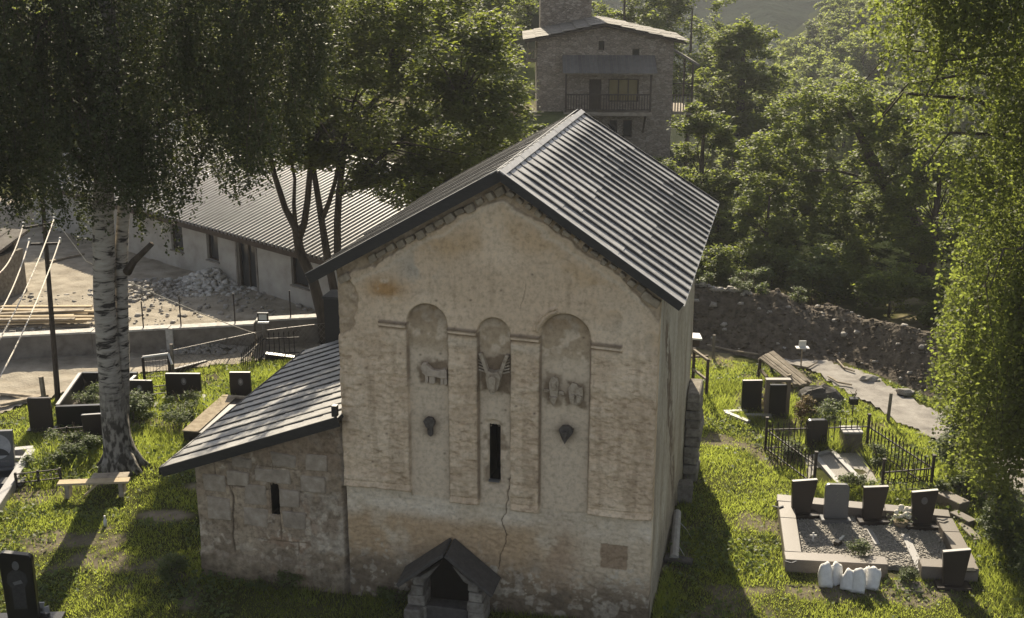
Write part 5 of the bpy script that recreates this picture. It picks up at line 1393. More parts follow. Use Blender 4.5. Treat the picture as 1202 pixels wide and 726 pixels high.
# --- wooded spur across the gorge: copies of three far trees
protos = []
for k in range(3):
    cl = crown_clumps((0, 0, 5.6), (2.1 + .4*k, 2.1 + .4*k, 4.6), 26, .7, 1.25, 1.0, 60 + k)
    protos.append(clump_tree('forest_tree', 'pale hazy tree on the wooded slope across the gorge', (0, -50 - 8*k, 0), [(0, 0, -1), (0, 0, 4), (0, 0, 9)], [.2, .16, .05], cl, 9000, .34, M['far_leaf'], M['bark'], 'forest trees on the far slope', limbs=False))
def copy_tree(o, loc, s, rz):
    c = o.copy(); COL.objects.link(c); c.location = loc; c.scale = (s, s, s * random.uniform(.95, 1.35)); c.rotation_euler = (0, 0, rz)
    for ch in o.children:
        d = ch.copy(); COL.objects.link(d); d.parent = c
    return c
placed = []; used_p = set(); tries = 0
while len(placed) < 230 and tries < 40000:
    tries += 1
    Y = random.uniform(88, 215); ratio = random.uniform(.17, .44); X = ratio * Y
    zg = float(terrain(X, Y)); s = random.uniform(.75, 1.2); Ht = 10.5 * s
    px, py = PROJ((X, Y, zg + Ht)); pxl = px - 2 * s * FPX / Y
    lim = np.interp(px, [800, 895, 905, 930, 960, 1000, 1040, 1300], [120, 95, 62, 55, 14, -6, -60, -120])
    if py < lim or py > 230: continue
    if any(math.hypot(X - a, Y - b) < 2.6 for a, b in placed): continue
    placed.append((X, Y)); k = random.randrange(3)
    if k not in used_p:
        used_p.add(k); t = protos[k]; t.location = (X, Y, zg); t.scale = (s, s, s)
    else:
        copy_tree(protos[k], (X, Y, zg), s, random.uniform(0, 6.28))
for k in range(3):
    if k not in used_p: protos[k].location = (60, 150, float(terrain(60, 150)))

# shrubs and leafy plants
def shrub(name, label, c, r, n, leaf, mat='weed', group=None, cat='shrub'):
    cl = crown_clumps((0, 0, r[2] * .9), r, 9, min(r) * .35, min(r) * .55, .8, int(c[0] * 100) % 1000)
    return clump_tree(name, label, (c[0], c[1], 0), [(0, 0, -.02), (0, 0, r[2])], [.02, .01], cl, n, leaf, M[mat], M['bark'], group, cat=cat, limbs=True)
shrub('shrub', 'bright leafy shrub at the top of the spoil heap by the trees', (8.6, 42.2), (.9, .7, 1.15), 5000, .13)
shrub('shrub', 'large leaved shrub beside the bright one behind the heap', (10.6, 41.8), (1.0, .8, 1.1), 5000, .13)
shrub('shrub', 'yellow green weedy bush on the heap crest nearest the church', (6.7, 40.0), (.5, .4, 1.15), 1800, .09)
for k_, (x_, r_) in enumerate(((5.2, .3), (6.0, .22), (7.6, .3), (8.2, .2), (9.4, .26))):
    j_ = int((x_ - 2.8) / 16.2 * 189); t_ = shrub('weed_tuft', ['first weed tuft on the heap crest by the church', 'small weed tuft on the heap crest near the church', 'weed tuft on the heap crest left of the bright shrub', 'low weed tuft under the bright shrub on the crest', 'weed tuft on the crest below the spreading tree'][k_], (x_, float(Yh[30, j_])), (r_ * 1.4, r_, r_ * 1.1), 500, .08, cat='weed'); t_.location.z = float(Zh[30, j_]) - .03
shrub('shrub', 'small feathery green bush growing in the gravel of the family plot', tuple(G(1007, 662))[:2], (.22, .2, .3), 1500, .05, cat='bush')
shrub('shrub', 'low round bush at the opening of the family plot', tuple(G(1065, 682))[:2], (.2, .18, .16), 1000, .05, cat='bush')
shrub('shrub', 'dense bush under the hanging birch at the right edge', (10.9, 24.2), (.9, .9, .8), 7000, .09)
shrub('shrub', 'pale flowering bush beside the stepped kerb at right', (10.7, 26.4), (.7, .6, .5), 3500, .08)
shrub('shrub', 'overgrown bush at the lower right corner beneath the birch', (10.9, 22.6), (.8, .8, .6), 4500, .08)
shrub('shrub', 'tall bush beyond the fence under the right birch', (11.6, 28.0), (1.2, 1.0, 1.2), 9000, .09)
shrub('shrub', 'reddish leaved plant behind the fenced grave headstone', (7.95, 31.3), (.4, .3, .45), 1400, .07, 'herb', cat='plant')
shrub('shrub', 'tall weeds growing beside the dark rock', (8.5, 31.2), (.5, .4, .4), 1500, .07, cat='plant')
shrub('shrub', 'tall nettle clump between the birch and the small headstone', (-10.3, 31.2), (.7, .6, .45), 3000, .07, cat='plant')
shrub('shrub', 'leafy weeds at the left of the birch foot', (-10.9, 28.9), (.7, .6, .35), 3000, .07, cat='plant')
shrub('weed_clump', 'tall green weeds just left of the bench', (-11.5, 28.4), (.7, .5, .3), 2600, .07, cat='weed')
shrub('weed_clump', 'leafy weeds in front of the black granite surround', (-11.4, 29.6), (.8, .5, .32), 2800, .07, cat='weed')
shrub('weed_clump', 'tall weeds right of the birch foot below the portrait headstone', (-9.0, 31.0), (.6, .6, .45), 2200, .06, cat='weed')
shrub('weed_clump', 'weeds below the wide low headstone', (-9.2, 32.2), (.6, .4, .3), 1800, .06, cat='weed')
shrub('weed_clump', 'weeds growing inside the black granite surround', (-11.8, 32.4), (.6, .7, .4), 2000, .07, cat='weed')
shrub('weed_clump', 'weeds inside the iron railing left of the dark arched headstone', (7.2, 29.0), (.3, .5, .25), 1400, .06, cat='weed')
shrub('weed_clump', 'weeds between the pedestal and the railing', (9.3, 28.6), (.4, .6, .28), 1600, .06, cat='weed')
shrub('weed_clump', 'tall grass clump between the railing and the family plot', (8.3, 26.7), (.7, .25, .3), 1600, .06, cat='weed')
shrub('weed_clump', 'weeds in the shade at the foot of the church front', (-2.3, 21.75), (.5, .25, .22), 900, .06, cat='weed')
shrub('weed_clump', 'weeds in the shade below the annex slit window', (-4.7, 22.25), (.7, .25, .22), 1100, .06, cat='weed')
shrub('shrub', 'dark weeds against the annex wall corner', (-7.0, 22.7), (.45, .4, .3), 1800, .06, cat='plant')

# ------------------------------------------------------------------ graves: right-hand side
def stone_profile(w, h, kind):
    if kind == 'round':
        r = .09; p = [(-w/2, 0), (w/2, 0)]
        for k in range(5): a = k/4*PI/2; p.append((w/2 - r + r*math.cos(a), h - r + r*math.sin(a)))
        for k in range(5): a = PI/2 + k/4*PI/2; p.append((-w/2 + r + r*math.cos(a), h - r + r*math.sin(a)))
        return p
    if kind == 'slant':      # narrower at the foot, top edge sloping
        return [(-w*.36, 0), (w*.34, 0), (w/2, h), (-w/2, h - .07)]
    if kind == 'slant_l':
        return [(-w*.42, 0), (w*.30, 0), (w*.52, h), (-w*.5, h - .02)]
    return [(-w/2, 0), (w/2, 0), (w/2, h), (-w/2, h)]
def headstone(label, loc, w, h, kind='flat', mat='black_granite', rotz=0.0, t=.10, base=True, lean=.0, mark=None, topmat=None, group=None, bh=.10):
    g = thing('headstone', label, 'headstone', loc, rotz, group)
    z0 = 0
    if base:
        MB().box(-w*.62, w*.62, -.17, .17, -.05, bh).build('base', M[mat], g, bevel=.01); z0 = bh + .002
    p = stone_profile(w, h, kind); ly = lean * h
    mb = MB(); mb.prism([(x, -t/2 + lean*z, z0 + z) for x, z in p], (0, t, 0)); s = mb.build('slab', M[mat], g, bevel=.008)
    if topmat:
        zt = [q for q in p if q[1] > h * .6]; zl = max(zt, key=lambda q: -q[0]); zr = max(zt, key=lambda q: q[0])
        MB().hexa([(zl[0]+.01, -t/2+.008+lean*h, z0+zl[1]+.001), (zr[0]-.01, -t/2+.008+lean*h, z0+zr[1]+.001), (zr[0]-.01, t/2-.008+lean*h, z0+zr[1]+.001), (zl[0]+.01, t/2-.008+lean*h, z0+zl[1]+.001)] + [(zl[0]+.01, -t/2+.008+lean*h, z0+zl[1]+.012), (zr[0]-.01, -t/2+.008+lean*h, z0+zr[1]+.012), (zr[0]-.01, t/2-.008+lean*h, z0+zr[1]+.012), (zl[0]+.01, t/2-.008+lean*h, z0+zl[1]+.012)]).build('top_edge', M[topmat], g)
    if mark == 'oval':
        pts = [(.075*math.cos(a), .11*math.sin(a)) for a in np.linspace(0, 2*PI, 16, endpoint=False)]
        zc = z0 + h * .68
        MB().prism([(x + w*.02, -t/2 - .006 + lean*(h*.68+z), zc + z) for x, z in pts], (0, .005, 0)).build('portrait', M['engraving'], g)
        MB().prism([(x*.45 + w*.02, -t/2 - .009 + lean*(h*.68+z), zc + z*.5 + .01) for x, z in pts], (0, .002, 0)).build('portrait_face', M['photo_skin'], g)
    if mark == 'sprig':
        mb = MB()
        for k in range(7):
            x = .0 + .02*math.sin(k*2.1); z = z0 + h*.50 + k*.03
            mb.prism([(x-.03, -t/2-.004+lean*(z-z0), z), (x+.02, -t/2-.004+lean*(z-z0), z+.015), (x+.012, -t/2-.004+lean*(z-z0), z+.05)], (0, .003, 0))
        mb.build('engraving', M['engraving'], g)
    if mark == 'faint':
        mb = MB(); mb.prism([(.0 + .07*math.cos(a), -t/2-.003, z0 + h*.7 + .09*math.sin(a)) for a in np.linspace(0, 2*PI, 12, endpoint=False)], (0, .0025, 0)); mb.build('engraving', M['grey_granite'], g)
    return g

# the family plot with its wide kerb
PB = Vector((6.9, 24.0, 0))
fam = thing('grave_enclosure', 'rectangular family plot with wide polished granite kerb in the sunlit grass', 'grave plot', PB)
FL, FR, BL, BR = G(921, 672), G(1150, 684), G(911, 594), G(1112, 613)
def kerb(pa, pb, w, h, name='kerb_stone', mat='granite', inward=None):
    pa = pa - PB; pb = pb - PB; d = (pb - pa).normalized(); n = Vector((-d.y, d.x, 0)) * w
    if inward is not None and (inward - PB - pa).dot(n) < 0: n = -n
    mb = MB(); q = [pa, pb, pb + n, pa + n]
    q = [Vector((v.x, v.y, -.05)) for v in q]
    mb.hexa(q + [v + Vector((0, 0, h + .05)) for v in q])
    return mb.build(name, M[mat], fam, bevel=.012)
KH = .30; cen = (FL + FR + BL + BR) / 4
dF = (FR - FL).normalized(); dL = (BL - FL).normalized(); dR = (BR - FR).normalized(); dB = (BR - BL).normalized()
kerb(FL, FL + (FL.lerp(FR, .53) - FL), .36, KH, inward=cen)                      # front left run
kerb(FL.lerp(FR, .70), FL.lerp(FR, .99), .36, KH, inward=cen)                       # front right return
kerb(FL + dL * .372, FL.lerp(BL, .62), .36, KH, inward=cen); kerb(FL.lerp(BL, .622), BL - dL * .372, .36, KH, inward=cen)
kerb(FR + dR * .372, FR.lerp(BR, .62), .36, KH - .02, inward=cen); kerb(FR.lerp(BR, .622), BR - dR * .372, .36, KH - .02, inward=cen)
kerb(BL, BL.lerp(BR, .30), .36, KH + .005, inward=cen); kerb(BL.lerp(BR, .302), BL.lerp(BR, .63), .36, KH + .003, inward=cen); kerb(BL.lerp(BR, .632), BR, .36, KH + .005, inward=cen)
def vmark(p, a, z):
    p = p - PB; mb = MB()
    for s in (-1, 1):
        e = Vector((math.cos(a + s*.95) * .15, math.sin(a + s*.95) * .15, 0)); mb.bar(Vector((p.x, p.y, z + .012)), Vector((p.x, p.y, z + .012)) + e, .035, .02)
    mb.build('corner_bracket', M['black_gloss'], fam)
vmark(G(929, 662, KH), PI/2, KH); vmark(G(914, 597, KH), PI/2, KH + .006); vmark(G(1107, 612, KH), PI/2, KH + .006)
MB().box(-.1, .1, -.07, .07, KH - .018, KH + .006).build('corner_bracket', M['black_gloss'], fam, loc=G(1139, 669, KH) - PB - Vector((0, 0, KH)))
q = [FL + (dF + dL) * .37, FR + (-dF + dR) * .37, BR + (-dB - dR) * .37, BL + (dB - dL) * .37]
bed = MB().hexa([Vector((v.x, v.y, -.04)) - PB for v in q] + [Vector((v.x, v.y, .075)) - PB for v in q]).build('gravel_bed', M['gravel'], fam)
# paving strips inside and at the opening
def pave(x0, y0, x1, y1, w, z=.08, mat='light_granite', name='paving_slab'):
    a, b = G(x0, y0, z) - PB, G(x1, y1, z) - PB
    MB().bar(Vector((a.x, a.y, z)), Vector((b.x, b.y, z)), w, .05).build(name, M[mat], fam)
pave(1062, 628, 1080, 668, .16); pave(1078, 668, 1092, 672, .2); pave(1020, 622, 1030, 640, .12)
pave(1052, 688, 1082, 690, .42, .012, 'concrete')
n = 5200; uu, vv = RNG.uniform(0, 1, n), RNG.uniform(0, 1, n)
gp = np.array([list(q[0].lerp(q[1], u).lerp(q[3].lerp(q[2], u), v)) for u, v in zip(uu, vv)]); gp[:, 2] = .08
gs = chunks('gravel', None, None, gp - np.array(PB), .012, .035, M['gravel'], .7, fam)
headstone('dark inverted trapezoid headstone at the left end of the family plot', G(941, 607, .06), .58, .82, 'slant_l', 'black_granite', .10, topmat='light_granite')
headstone('grey round cornered headstone with engraved sprig in the family plot', G(980, 612, .06), .54, .80, 'round', 'grey_granite', -.04, lean=.06, mark='sprig')
headstone('dark slanting headstone just left of the white flowers', G(1024, 614, .06), .56, .80, 'slant_l', 'black_granite', .02, topmat='light_granite')
headstone('broad dark headstone right of the white flowers', G(1081, 620, .06), .58, .84, 'slant', 'black_granite', -.05, topmat='light_granite', mark='faint')
headstone('lone dark headstone at the front right corner of the family plot', G(1118, 689, 0), .56, .80, 'slant', 'black_granite', -.06, topmat='light_granite', bh=.06)
fw = thing('flower_vase', 'clay bowl of cream white flowers between two dark headstones', 'flowers', G(1057, 618, .08))
MB().tube([(0, 0, 0), (0, 0, .06), (0, 0, .12)], [.10, .15, .17], 12).build('bowl', M['gable_stone'], fw)
mb = MB()
for k in range(11): mb.blob((random.uniform(-.2, .22), random.uniform(-.1, .1), .22 + random.uniform(0, .26)), random.uniform(.045, .075), 8, 5, .15)
mb.build('blossom', M['white_petal'], fw, smooth=True)
leaf_obj('foliage', RNG.normal(size=(220, 3)) * np.array([.12, .08, .07]) + np.array([.02, 0, .22]), .07, M['weed'], fw)
bx = thing('grave_lantern', 'small dark toppled lantern box lying on the gravel of the family plot', 'lantern', G(983, 640, .08), .9)
MB().box(-.09, .09, -.06, .06, 0, .10).build('body', M['black_gloss'], bx, bevel=.01); MB().bar((.06, 0, .07), (.42, .05, .03), .05, .04).build('handle', M['white_metal'], bx)
cr = thing('grave_cross', 'tiny white cross standing in the gravel at left of the family plot', 'cross', G(954, 636, .08))
MB().box(-.02, .02, -.012, .012, 0, .22).box(-.075, .075, -.011, .011, .13, .165).build('cross', M['white_metal'], cr)
# white sacks against the kerb
sack_labels = ['leftmost white sack leaning on the kerb', 'white sack second from the left against the kerb', 'squat white sack in the middle of the row', 'tallest white sack standing forward in the row', 'white sack at the right end of the row against the kerb', 'white sack half hidden behind the tallest one']
for (px, py, w, h), lab in zip(((969, 690, .29, .46), (983, 687, .26, .42), (994, 694, .30, .38), (1007, 697, .28, .46), (1022, 693, .30, .46), (1012, 690, .24, .34)), sack_labels):
    mb = MB(); n0 = 12; ring = []
    prof_ = [(.0, .90), (.06, 1.0), (.35, 1.06), (.65, .98), (.85, .82), (.95, .55), (1.0, .18)]
    prof_ = [(.0, .9), (.04, 1.0), (.25, 1.05), (.5, 1.0), (.72, .98), (.86, .93), (.93, .86), (.97, .72), (.99, .45), (1.0, .1)]
    mb.tube([(random.uniform(-.012, .012), .012 * k, .0 + h * z) for k, (z, r) in enumerate(prof_)], [w / 2 * r for z, r in prof_], 16, wob=.035)
    mb.v = [(math.copysign(abs(x * 2 / w) ** .8, x) * w / 2, y, z + (.03 * math.sin(x * 16 + px) + .02 * math.sin(x * 47 + py)) * (z > h * .6)) for x, y, z in mb.v]
    mb.v = [(x, math.copysign(abs(y * 2 / w) ** .75, y) * w / 2, z) for x, y, z in mb.v]
    o = mb.build('sack', M['white_sack'], None, smooth=True, loc=G(px, py)); o.scale = (1, .72, 1); o.rotation_euler = (-.08, random.uniform(-.1, .1), random.uniform(-.4, .4))
    tag(o, lab, 'sack', 'white sacks by the family plot')

# pair of graves farther up
headstone('plain black headstone, left one of the pair by the board canopy', G(881, 484), .56, .84, 'flat', 'black_gloss', .04, topmat='light_granite')
g2 = headstone('headstone framed in brown granite beside the black one', G(911, 490), .46, .86, 'flat', 'black_gloss', .0, topmat=None, t=.12)
MB().box(-.34, -.233, -.05, .12, .1, 1.04).box(.233, .34, -.05, .12, .1, 1.04).box(-.35, .35, -.06, .13, 1.043, 1.12).build('frame', M['granite'], g2, bevel=.01)
pk = thing('grave_kerb', 'low pale kerb in the grass at the foot of the plain black headstone', 'kerb', G(868, 490))
MB().bar((-.35, .1, .05), (.15, -.55, .05), .14, .14).build('kerb_stone', M['light_granite'], pk); MB().bar((-.4, .2, .05), (.25, .28, .05), .14, .12).build('kerb_stone', M['light_granite'], pk); MB().bar((.15, -.1, .07), (.85, -.12, .07), .16, .12).build('kerb_stone', M['light_granite'], pk)
fb = thing('flower_bunch', 'dried bunch of pink and white flowers between the paired headstones', 'flowers', G(895, 482))
mb = MB()
for k in range(14): mb.blob((random.uniform(-.12, .14), random.uniform(-.08, .08), .15 + random.uniform(0, .38)), random.uniform(.035, .055), 6, 4, .2)
mb.build('blossom', M['rubble'], fb); leaf_obj('foliage', RNG.normal(size=(260, 3)) * np.array([.1, .07, .13]) + np.array([0, 0, .26]), .08, M['herb'], fb)
rk = MB().blob((0, 0, .22), (.62, .42, .36), 12, 8, .13).build('rock', M['slate'], loc=G(962, 476)); tag(rk, 'large dark boulder beside the gravel road behind the fenced grave', 'rock')

# collapsed board canopy
cv = thing('board_canopy', 'collapsed grey wooden canopy of long boards leaning by the paired headstones', 'canopy', G(915, 455))
o0 = cv.location
H1, H2, L1, L2 = AT(891, 421, 34.9) - o0, AT(908, 413, 35.5) - o0, AT(932, 452, 33.9) - o0, AT(951, 448, 34.3) - o0
for k in range(6):
    f = k / 6; g = (k + .9) / 6; dz = Vector((0, 0, random.uniform(-.03, .03))); ex = (L1 - H1).normalized() * random.uniform(-.12, .12)
    MB().slab(H1.lerp(H2, f) + dz, H1.lerp(H2, g) + dz, L1.lerp(L2, g) + dz + ex, L1.lerp(L2, f) + dz + ex, (0, 0, .035)).build('board', M['wood_old'], cv)
for a, b in ((H1 + Vector((.05, 0, -.02)), None), (L1 + Vector((-.15, .05, -.03)), None), (L2 + Vector((-.15, .05, -.03)), None), (H2 + Vector((0, -.1, -.03)), None)):
    MB().bar(a, Vector((a.x - .06, a.y - .02, -.05)), .09).build('post', M['wood_dark'], cv)
MB().bar(H1 + Vector((0, 0, -.06)), H2 + Vector((0, 0, -.06)), .08).build('beam', M['wood_old'], cv); MB().bar(L1 + Vector((0, .06, -.06)), L2 + Vector((0, .06, -.06)), .08).build('beam', M['wood_old'], cv)
MB().bar(H1 + Vector((.05, -.05, -.35)), L1 + Vector((-.3, .0, -.3)), .10, .05).build('brace', M['wood_old'], cv); MB().bar(H1 + Vector((.02, -.08, -.7)), Vector((.35, .1, .35)), .10, .05).build('brace', M['wood_old'], cv)

# small solar lamp on a stick
sl = thing('solar_lamp', 'small white panel lamp on a thin stake at the roadside', 'lamp', G(940, 431))
MB().tube([(0, 0, 0), (0, 0, .62)], .022, 6).build('stake', M['wood_old'], sl); MB().box(-.20, .2, -.12, .12, .62, .645).build('panel', M['white_metal'], sl); MB().box(-.10, .12, .02, .06, .648, .84).build('head', M['lamp_face'], sl)
o = MB().tube([(0, 0, 0), (.02, 0, .85)], [.05, .045], 6).build('fence_post', M['concrete'], loc=G(1042, 496)); tag(o, 'pale square concrete post standing at the near road edge', 'post')
bk = thing('hanging_basket', 'small dark pot with twigs on a stake by the fence corner', 'pot', G(1000, 492))
MB().tube([(0, 0, 0), (0, 0, .45)], .02, 5).build('stake', M['iron'], bk); MB().box(-.11, .11, -.09, .09, .45, .62, .01).build('pot', M['black_gloss'], bk)
mb = MB()
for k in range(5): mb.bar((random.uniform(-.06, .06), 0, .62), (random.uniform(-.12, .12), 0, .62 + random.uniform(.12, .26)), .012)
mb.build('twigs', M['wood_dark'], bk)

# wrought iron fence round the next grave
IF = thing('iron_fence', 'black wrought iron spear railing around the grave with pedestal', 'fence', G(955, 573))
corners = [G(955, 574), G(898, 531), G(1017, 527), G(1092, 578)]
barm = MB().box(-.011, .011, -.011, .011, 0, .74).prism([(-.026, 0, .74), (.026, 0, .74), (0, 0, .85)], (0, .012, 0)).mesh('fence_bar', M['iron'])
io = IF.location
def fence_run(a, b, skip=1, gate=False):
    a = a - io; b = b - io; L = (b - a).length; nb = max(2, int(L / .145))
    for z in (.12, .62): MB().bar(a + Vector((0, 0, z)), b + Vector((0, 0, z)), .03).build('fence_rail', M['iron'], IF)
    for k in range(1, nb):
        o = link('fence_bar', barm, None, IF); o.location = a.lerp(b, k / nb)
for a, b in zip(corners[:-1], corners[1:]): fence_run(a, b)
fence_run(G(1034, 583), corners[3])
for c in corners + [G(1034, 583)]:
    MB().box(-.03, .03, -.03, .03, -.05, .92).prism([(-.04, -.04, .923), (.04, -.04, .923), (.04, .04, .923), (-.04, .04, .923)], (0, 0, .05)).build('fence_post', M['iron'], IF, loc=c - io)
# scroll panel between the front posts
mb = MB(); a, b = G(1034, 583) - io, corners[3] - io
for k in range(9):
    c = a.lerp(b, (k + .5) / 9) + Vector((0, 0, .37)); mb.tube([c + Vector((.07*math.cos(t), 0, .07*math.sin(t))) for t in np.linspace(0, 2*PI, 9)], .012, 4)
mb.build('scroll_panel', M['iron'], IF)
headstone('dark arched headstone inside the iron railing', G(957, 528), .54, .74, 'round', 'black_gloss', .05, topmat=None, t=.14)
pd = thing('stone_pedestal', 'tapered brown stone pedestal with pale top inside the iron railing', 'pedestal', G(997, 528))
MB().hexa([(-.3, -.25, -.05), (.3, -.25, -.05), (.3, .25, -.05), (-.3, .25, -.05), (-.22, -.2, .52), (.22, -.2, .52), (.22, .2, .52), (-.22, .2, .52)]).build('shaft', M['granite'], pd, bevel=.01)
MB().box(-.26, .26, -.23, .23, .522, .58).build('top', M['light_granite'], pd, bevel=.008)
gk = thing('grave_kerb', 'narrow grave bordered by pale kerb strips inside the iron railing', 'kerb', G(970, 545))
o0 = gk.location
for a, b in (((956, 536), (984, 569)), ((975, 530), (1012, 568)), ((984, 571), (1012, 570)), ((958, 536), (976, 531))):
    MB().bar(G(*a, .05) - o0, G(*b, .05) - o0, .13, .13).build('kerb_stone', M['light_granite'], gk)
qq = [G(960, 537), G(978, 532), G(1010, 567), G(986, 568)]
MB().hexa([v - o0 + Vector((0, 0, -.03)) for v in qq] + [v - o0 + Vector((0, 0, .05)) for v in qq]).build('gravel_bed', M['gravel'], gk)
qg = [G(948, 570), G(945, 535), G(1010, 532), G(1032, 570)]
MB().hexa([v - o0 + Vector((0, 0, -.05)) for v in qg] + [v - o0 + Vector((0, 0, .02)) for v in qg]).build('gravel_bed', M['gravel'], gk)

# stepped kerb at the right edge
sk = thing('stone_steps', 'stepped brown granite kerb running down beside the right birch', 'kerb', G(1108, 593))
o0 = sk.location
for (a, b, w, h) in (((1103, 592), (1131, 606), .34, .34), ((1118, 610), (1141, 622), .26, .22), ((1128, 620), (1148, 640), .2, .14)):
    A_, B_ = G(*a) - o0, G(*b) - o0
    MB().bar(A_ + Vector((0, 0, h/2)), B_ + Vector((0, 0, h/2)), w, h).build('kerb_stone', M['granite'], sk, bevel=.012)

# wooden frame and little roofed post behind the church, wire posts
wf = thing('wooden_frame', 'rough dark timber frame with small sheet roof behind the church corner', 'frame', G(822, 462))
o0 = wf.location
for x, z in ((813, 452), (829, 466)):
    p = G(x, z) - o0; MB().bar(p, p + Vector((0, 0, 1.15)), .08).build('post', M['wood_dark'], wf)
a, b = G(812, 452) - o0, G(830, 466) - o0
MB().bar(a + Vector((0, 0, 1.1)), b + Vector((0, 0, 1.1)), .07).bar(a + Vector((-.3, .3, .75)), a + Vector((.5, .3, .8)), .06).bar(a + Vector((0, 0, .5)), b + Vector((0, 0, .5)), .06).build('rail', M['wood_old'], wf)
p = AT(812, 395, 33.2) - o0
MB().slab(p + Vector((-.3, -.25, .0)), p + Vector((.26, -.25, -.04)), p + Vector((.26, .25, -.04)), p + Vector((-.3, .25, 0)), (0, 0, .05)).build('sheet_roof', M['white_metal'], wf)
MB().box(-.26, .2, -.22, .22, -.22, -.05).build('box', M['wood_dark'], wf, loc=p); MB().bar(Vector((p.x - .1, p.y, 0)), Vector((p.x - .1, p.y, p.z - .2)), .12).build('post', M['wood_dark'], wf)
o = MB().tube([(0, 0, 0), (0, 0, .78)], .05, 6).build('fence_post', M['concrete'], loc=G(837, 421)); tag(o, 'short grey concrete post in the dry grass below the spoil heap', 'post')
# things lying along the church wall
lg = MB().tube([G(791, 656, .12), G(795, 602, .25)], [.10, .09], 10).build('log', M['cast_stone']); tag(lg, 'pale round log lying along the foot of the church side wall', 'log')
sb = MB().box(-.3, .3, -.12, .12, 0, .14, .02).build('stone_block', M['slate'], loc=G(796, 662), bevel=.02); sb.rotation_euler = (0, 0, -.4); tag(sb, 'dark broken block below the log by the side wall', 'block')
rope = MB().tube([G(797, 612, .3), G(806, 622, .05), G(812, 632, .03)], .008, 4).tube([G(796, 640, .2), G(803, 652, .04), G(812, 660, .03)], .008, 4).build('rope', M['rubble']); tag(rope, 'loose pale cord trailing from the log into the shaded grass', 'cord')
MBr = MB().box(-.2, .2, -.2, .2, 0, .5, .03).build('stone_block', M['rough_stone'], loc=G(802, 588), bevel=.03); tag(MBr, 'rough upright stone leaning at the far end of the church wall', 'block')

# ------------------------------------------------------------------ graves: left-hand side
headstone('plain dark headstone left of the long granite surround', G(50, 507), .60, .86, 'flat', 'black_granite', .05, topmat='black_granite')
headstone('dark headstone half hidden by the birch trunk', G(113, 522), .66, .78, 'slant', 'black_granite', -.1, topmat='light_granite')
headstone('dark headstone with oval portrait just right of the birch trunk', G(166, 479), .74, .72, 'flat', 'black_granite', -.05, mark='oval', topmat='light_granite')
headstone('wide low headstone with portrait near the metal gate', G(217, 469), 1.0, .68, 'flat', 'black_granite', .0, mark='oval', topmat='light_granite')
headstone('headstone with oval portrait next to the annex roof', G(284, 474), .60, .84, 'flat', 'black_granite', .0, mark='oval', topmat='light_granite')
en = thing('grave_enclosure', 'black granite walled grave surround behind the birch', 'grave plot', G(68, 503)); o0 = en.location
A_, B_, C_, D_ = G(68, 502), G(120, 500), G(163, 458), G(98, 458)
for a, b, h in ((A_, B_, .62), (D_, C_, .55)):
    a = a - o0; b = b - o0; MB().bar(a + Vector((0, 0, h/2)), b + Vector((0, 0, h/2)), .14, h).build('panel', M['black_gloss'], en, bevel=.01)
for a, b, h in ((A_, D_, .58), (B_, C_, .5)):
    a = a - o0; b = b - o0; a, b = a.lerp(b, .06), a.lerp(b, .94)
    MB().bar(a + Vector((0, 0, h/2)), b + Vector((0, 0, h/2)), .12, h).build('panel', M['black_gloss'], en, bevel=.01)
    MB().bar(a + Vector((0, 0, h + .012)), b + Vector((0, 0, h + .012)), .09, .02).build('coping', M['light_granite'], en)
MB().hexa([v - o0 + Vector((0, 0, -.05)) for v in (A_, B_, C_, D_)] + [v - o0 + Vector((0, 0, .12)) for v in (A_, B_, C_, D_)]).build('soil_bed', M['soil'], en)
lk = thing('grave_kerb', 'long pale topped grave kerb with dark sides beside the annex roof', 'kerb', G(218, 520)); o0 = lk.location
A_, B_ = G(216, 522), G(262, 480)
h = .36; d = (B_ - A_).normalized(); nrm_ = Vector((d.y, -d.x, 0))
q = [A_ - o0, A_ + nrm_ * 1.0 - o0, B_ + nrm_ * 1.0 - o0, B_ - o0]
MB().hexa([v + Vector((0, 0, -.05)) for v in q] + [v + Vector((0, 0, h)) for v in q]).build('kerb_stone', M['black_granite'], lk, bevel=.01)
q2 = [q[0] + nrm_ * -.02, q[0] + nrm_ * .42, q[3] + nrm_ * .42, q[3] - nrm_ * .02]
MB().hexa([v + Vector((0, 0, h + .002)) for v in q2] + [v + Vector((0, 0, h + .035)) for v in q2]).build('coping', M['gable_stone'], lk)
MB().bar(q[3] + Vector((0, 0, h + .02)), q[2] + Vector((0, 0, h + .02)), .14, .05).build('coping', M['gable_stone'], lk)
# grave with photographic portrait at the left edge
ph = thing('headstone', 'dark headstone with a printed photograph of a person at the left edge', 'headstone', G(6, 552), .12)
MB().box(-.55, .42, -.18, .18, -.05, .12).build('base', M['grey_granite'], ph, bevel=.01)
MB().prism([(-.52, -.06, .122), (.26, -.06, .122), (.29, -.06, 1.06), (-.52, -.06, 1.06)], (0, .12, 0)).build('slab', M['grey_granite'], ph, bevel=.01)
el = np.linspace(0, 2*PI, 26, endpoint=False)
pr = MB().prism([(-.13 + .36*math.cos(a), -.066, .66 + .34*math.sin(a)) for a in el], (0, .004, 0)).build('portrait', M['photo_back'], ph)
MB().prism([(-.13 + .30*math.cos(a), -.070, .42 + .20*math.sin(a)) for a in np.linspace(0, PI, 14)] + [(-.38, -.070, .42), (-.30, -.070, .37), (.04, -.070, .37)][::-1][:0], (0, .003, 0)).build('portrait_clothing', M['photo_dark'], pr)
MB().prism([(-.13 + .105*math.cos(a), -.073, .74 + .14*math.sin(a)) for a in el], (0, .002, 0)).build('portrait_face', M['photo_skin'], pr)
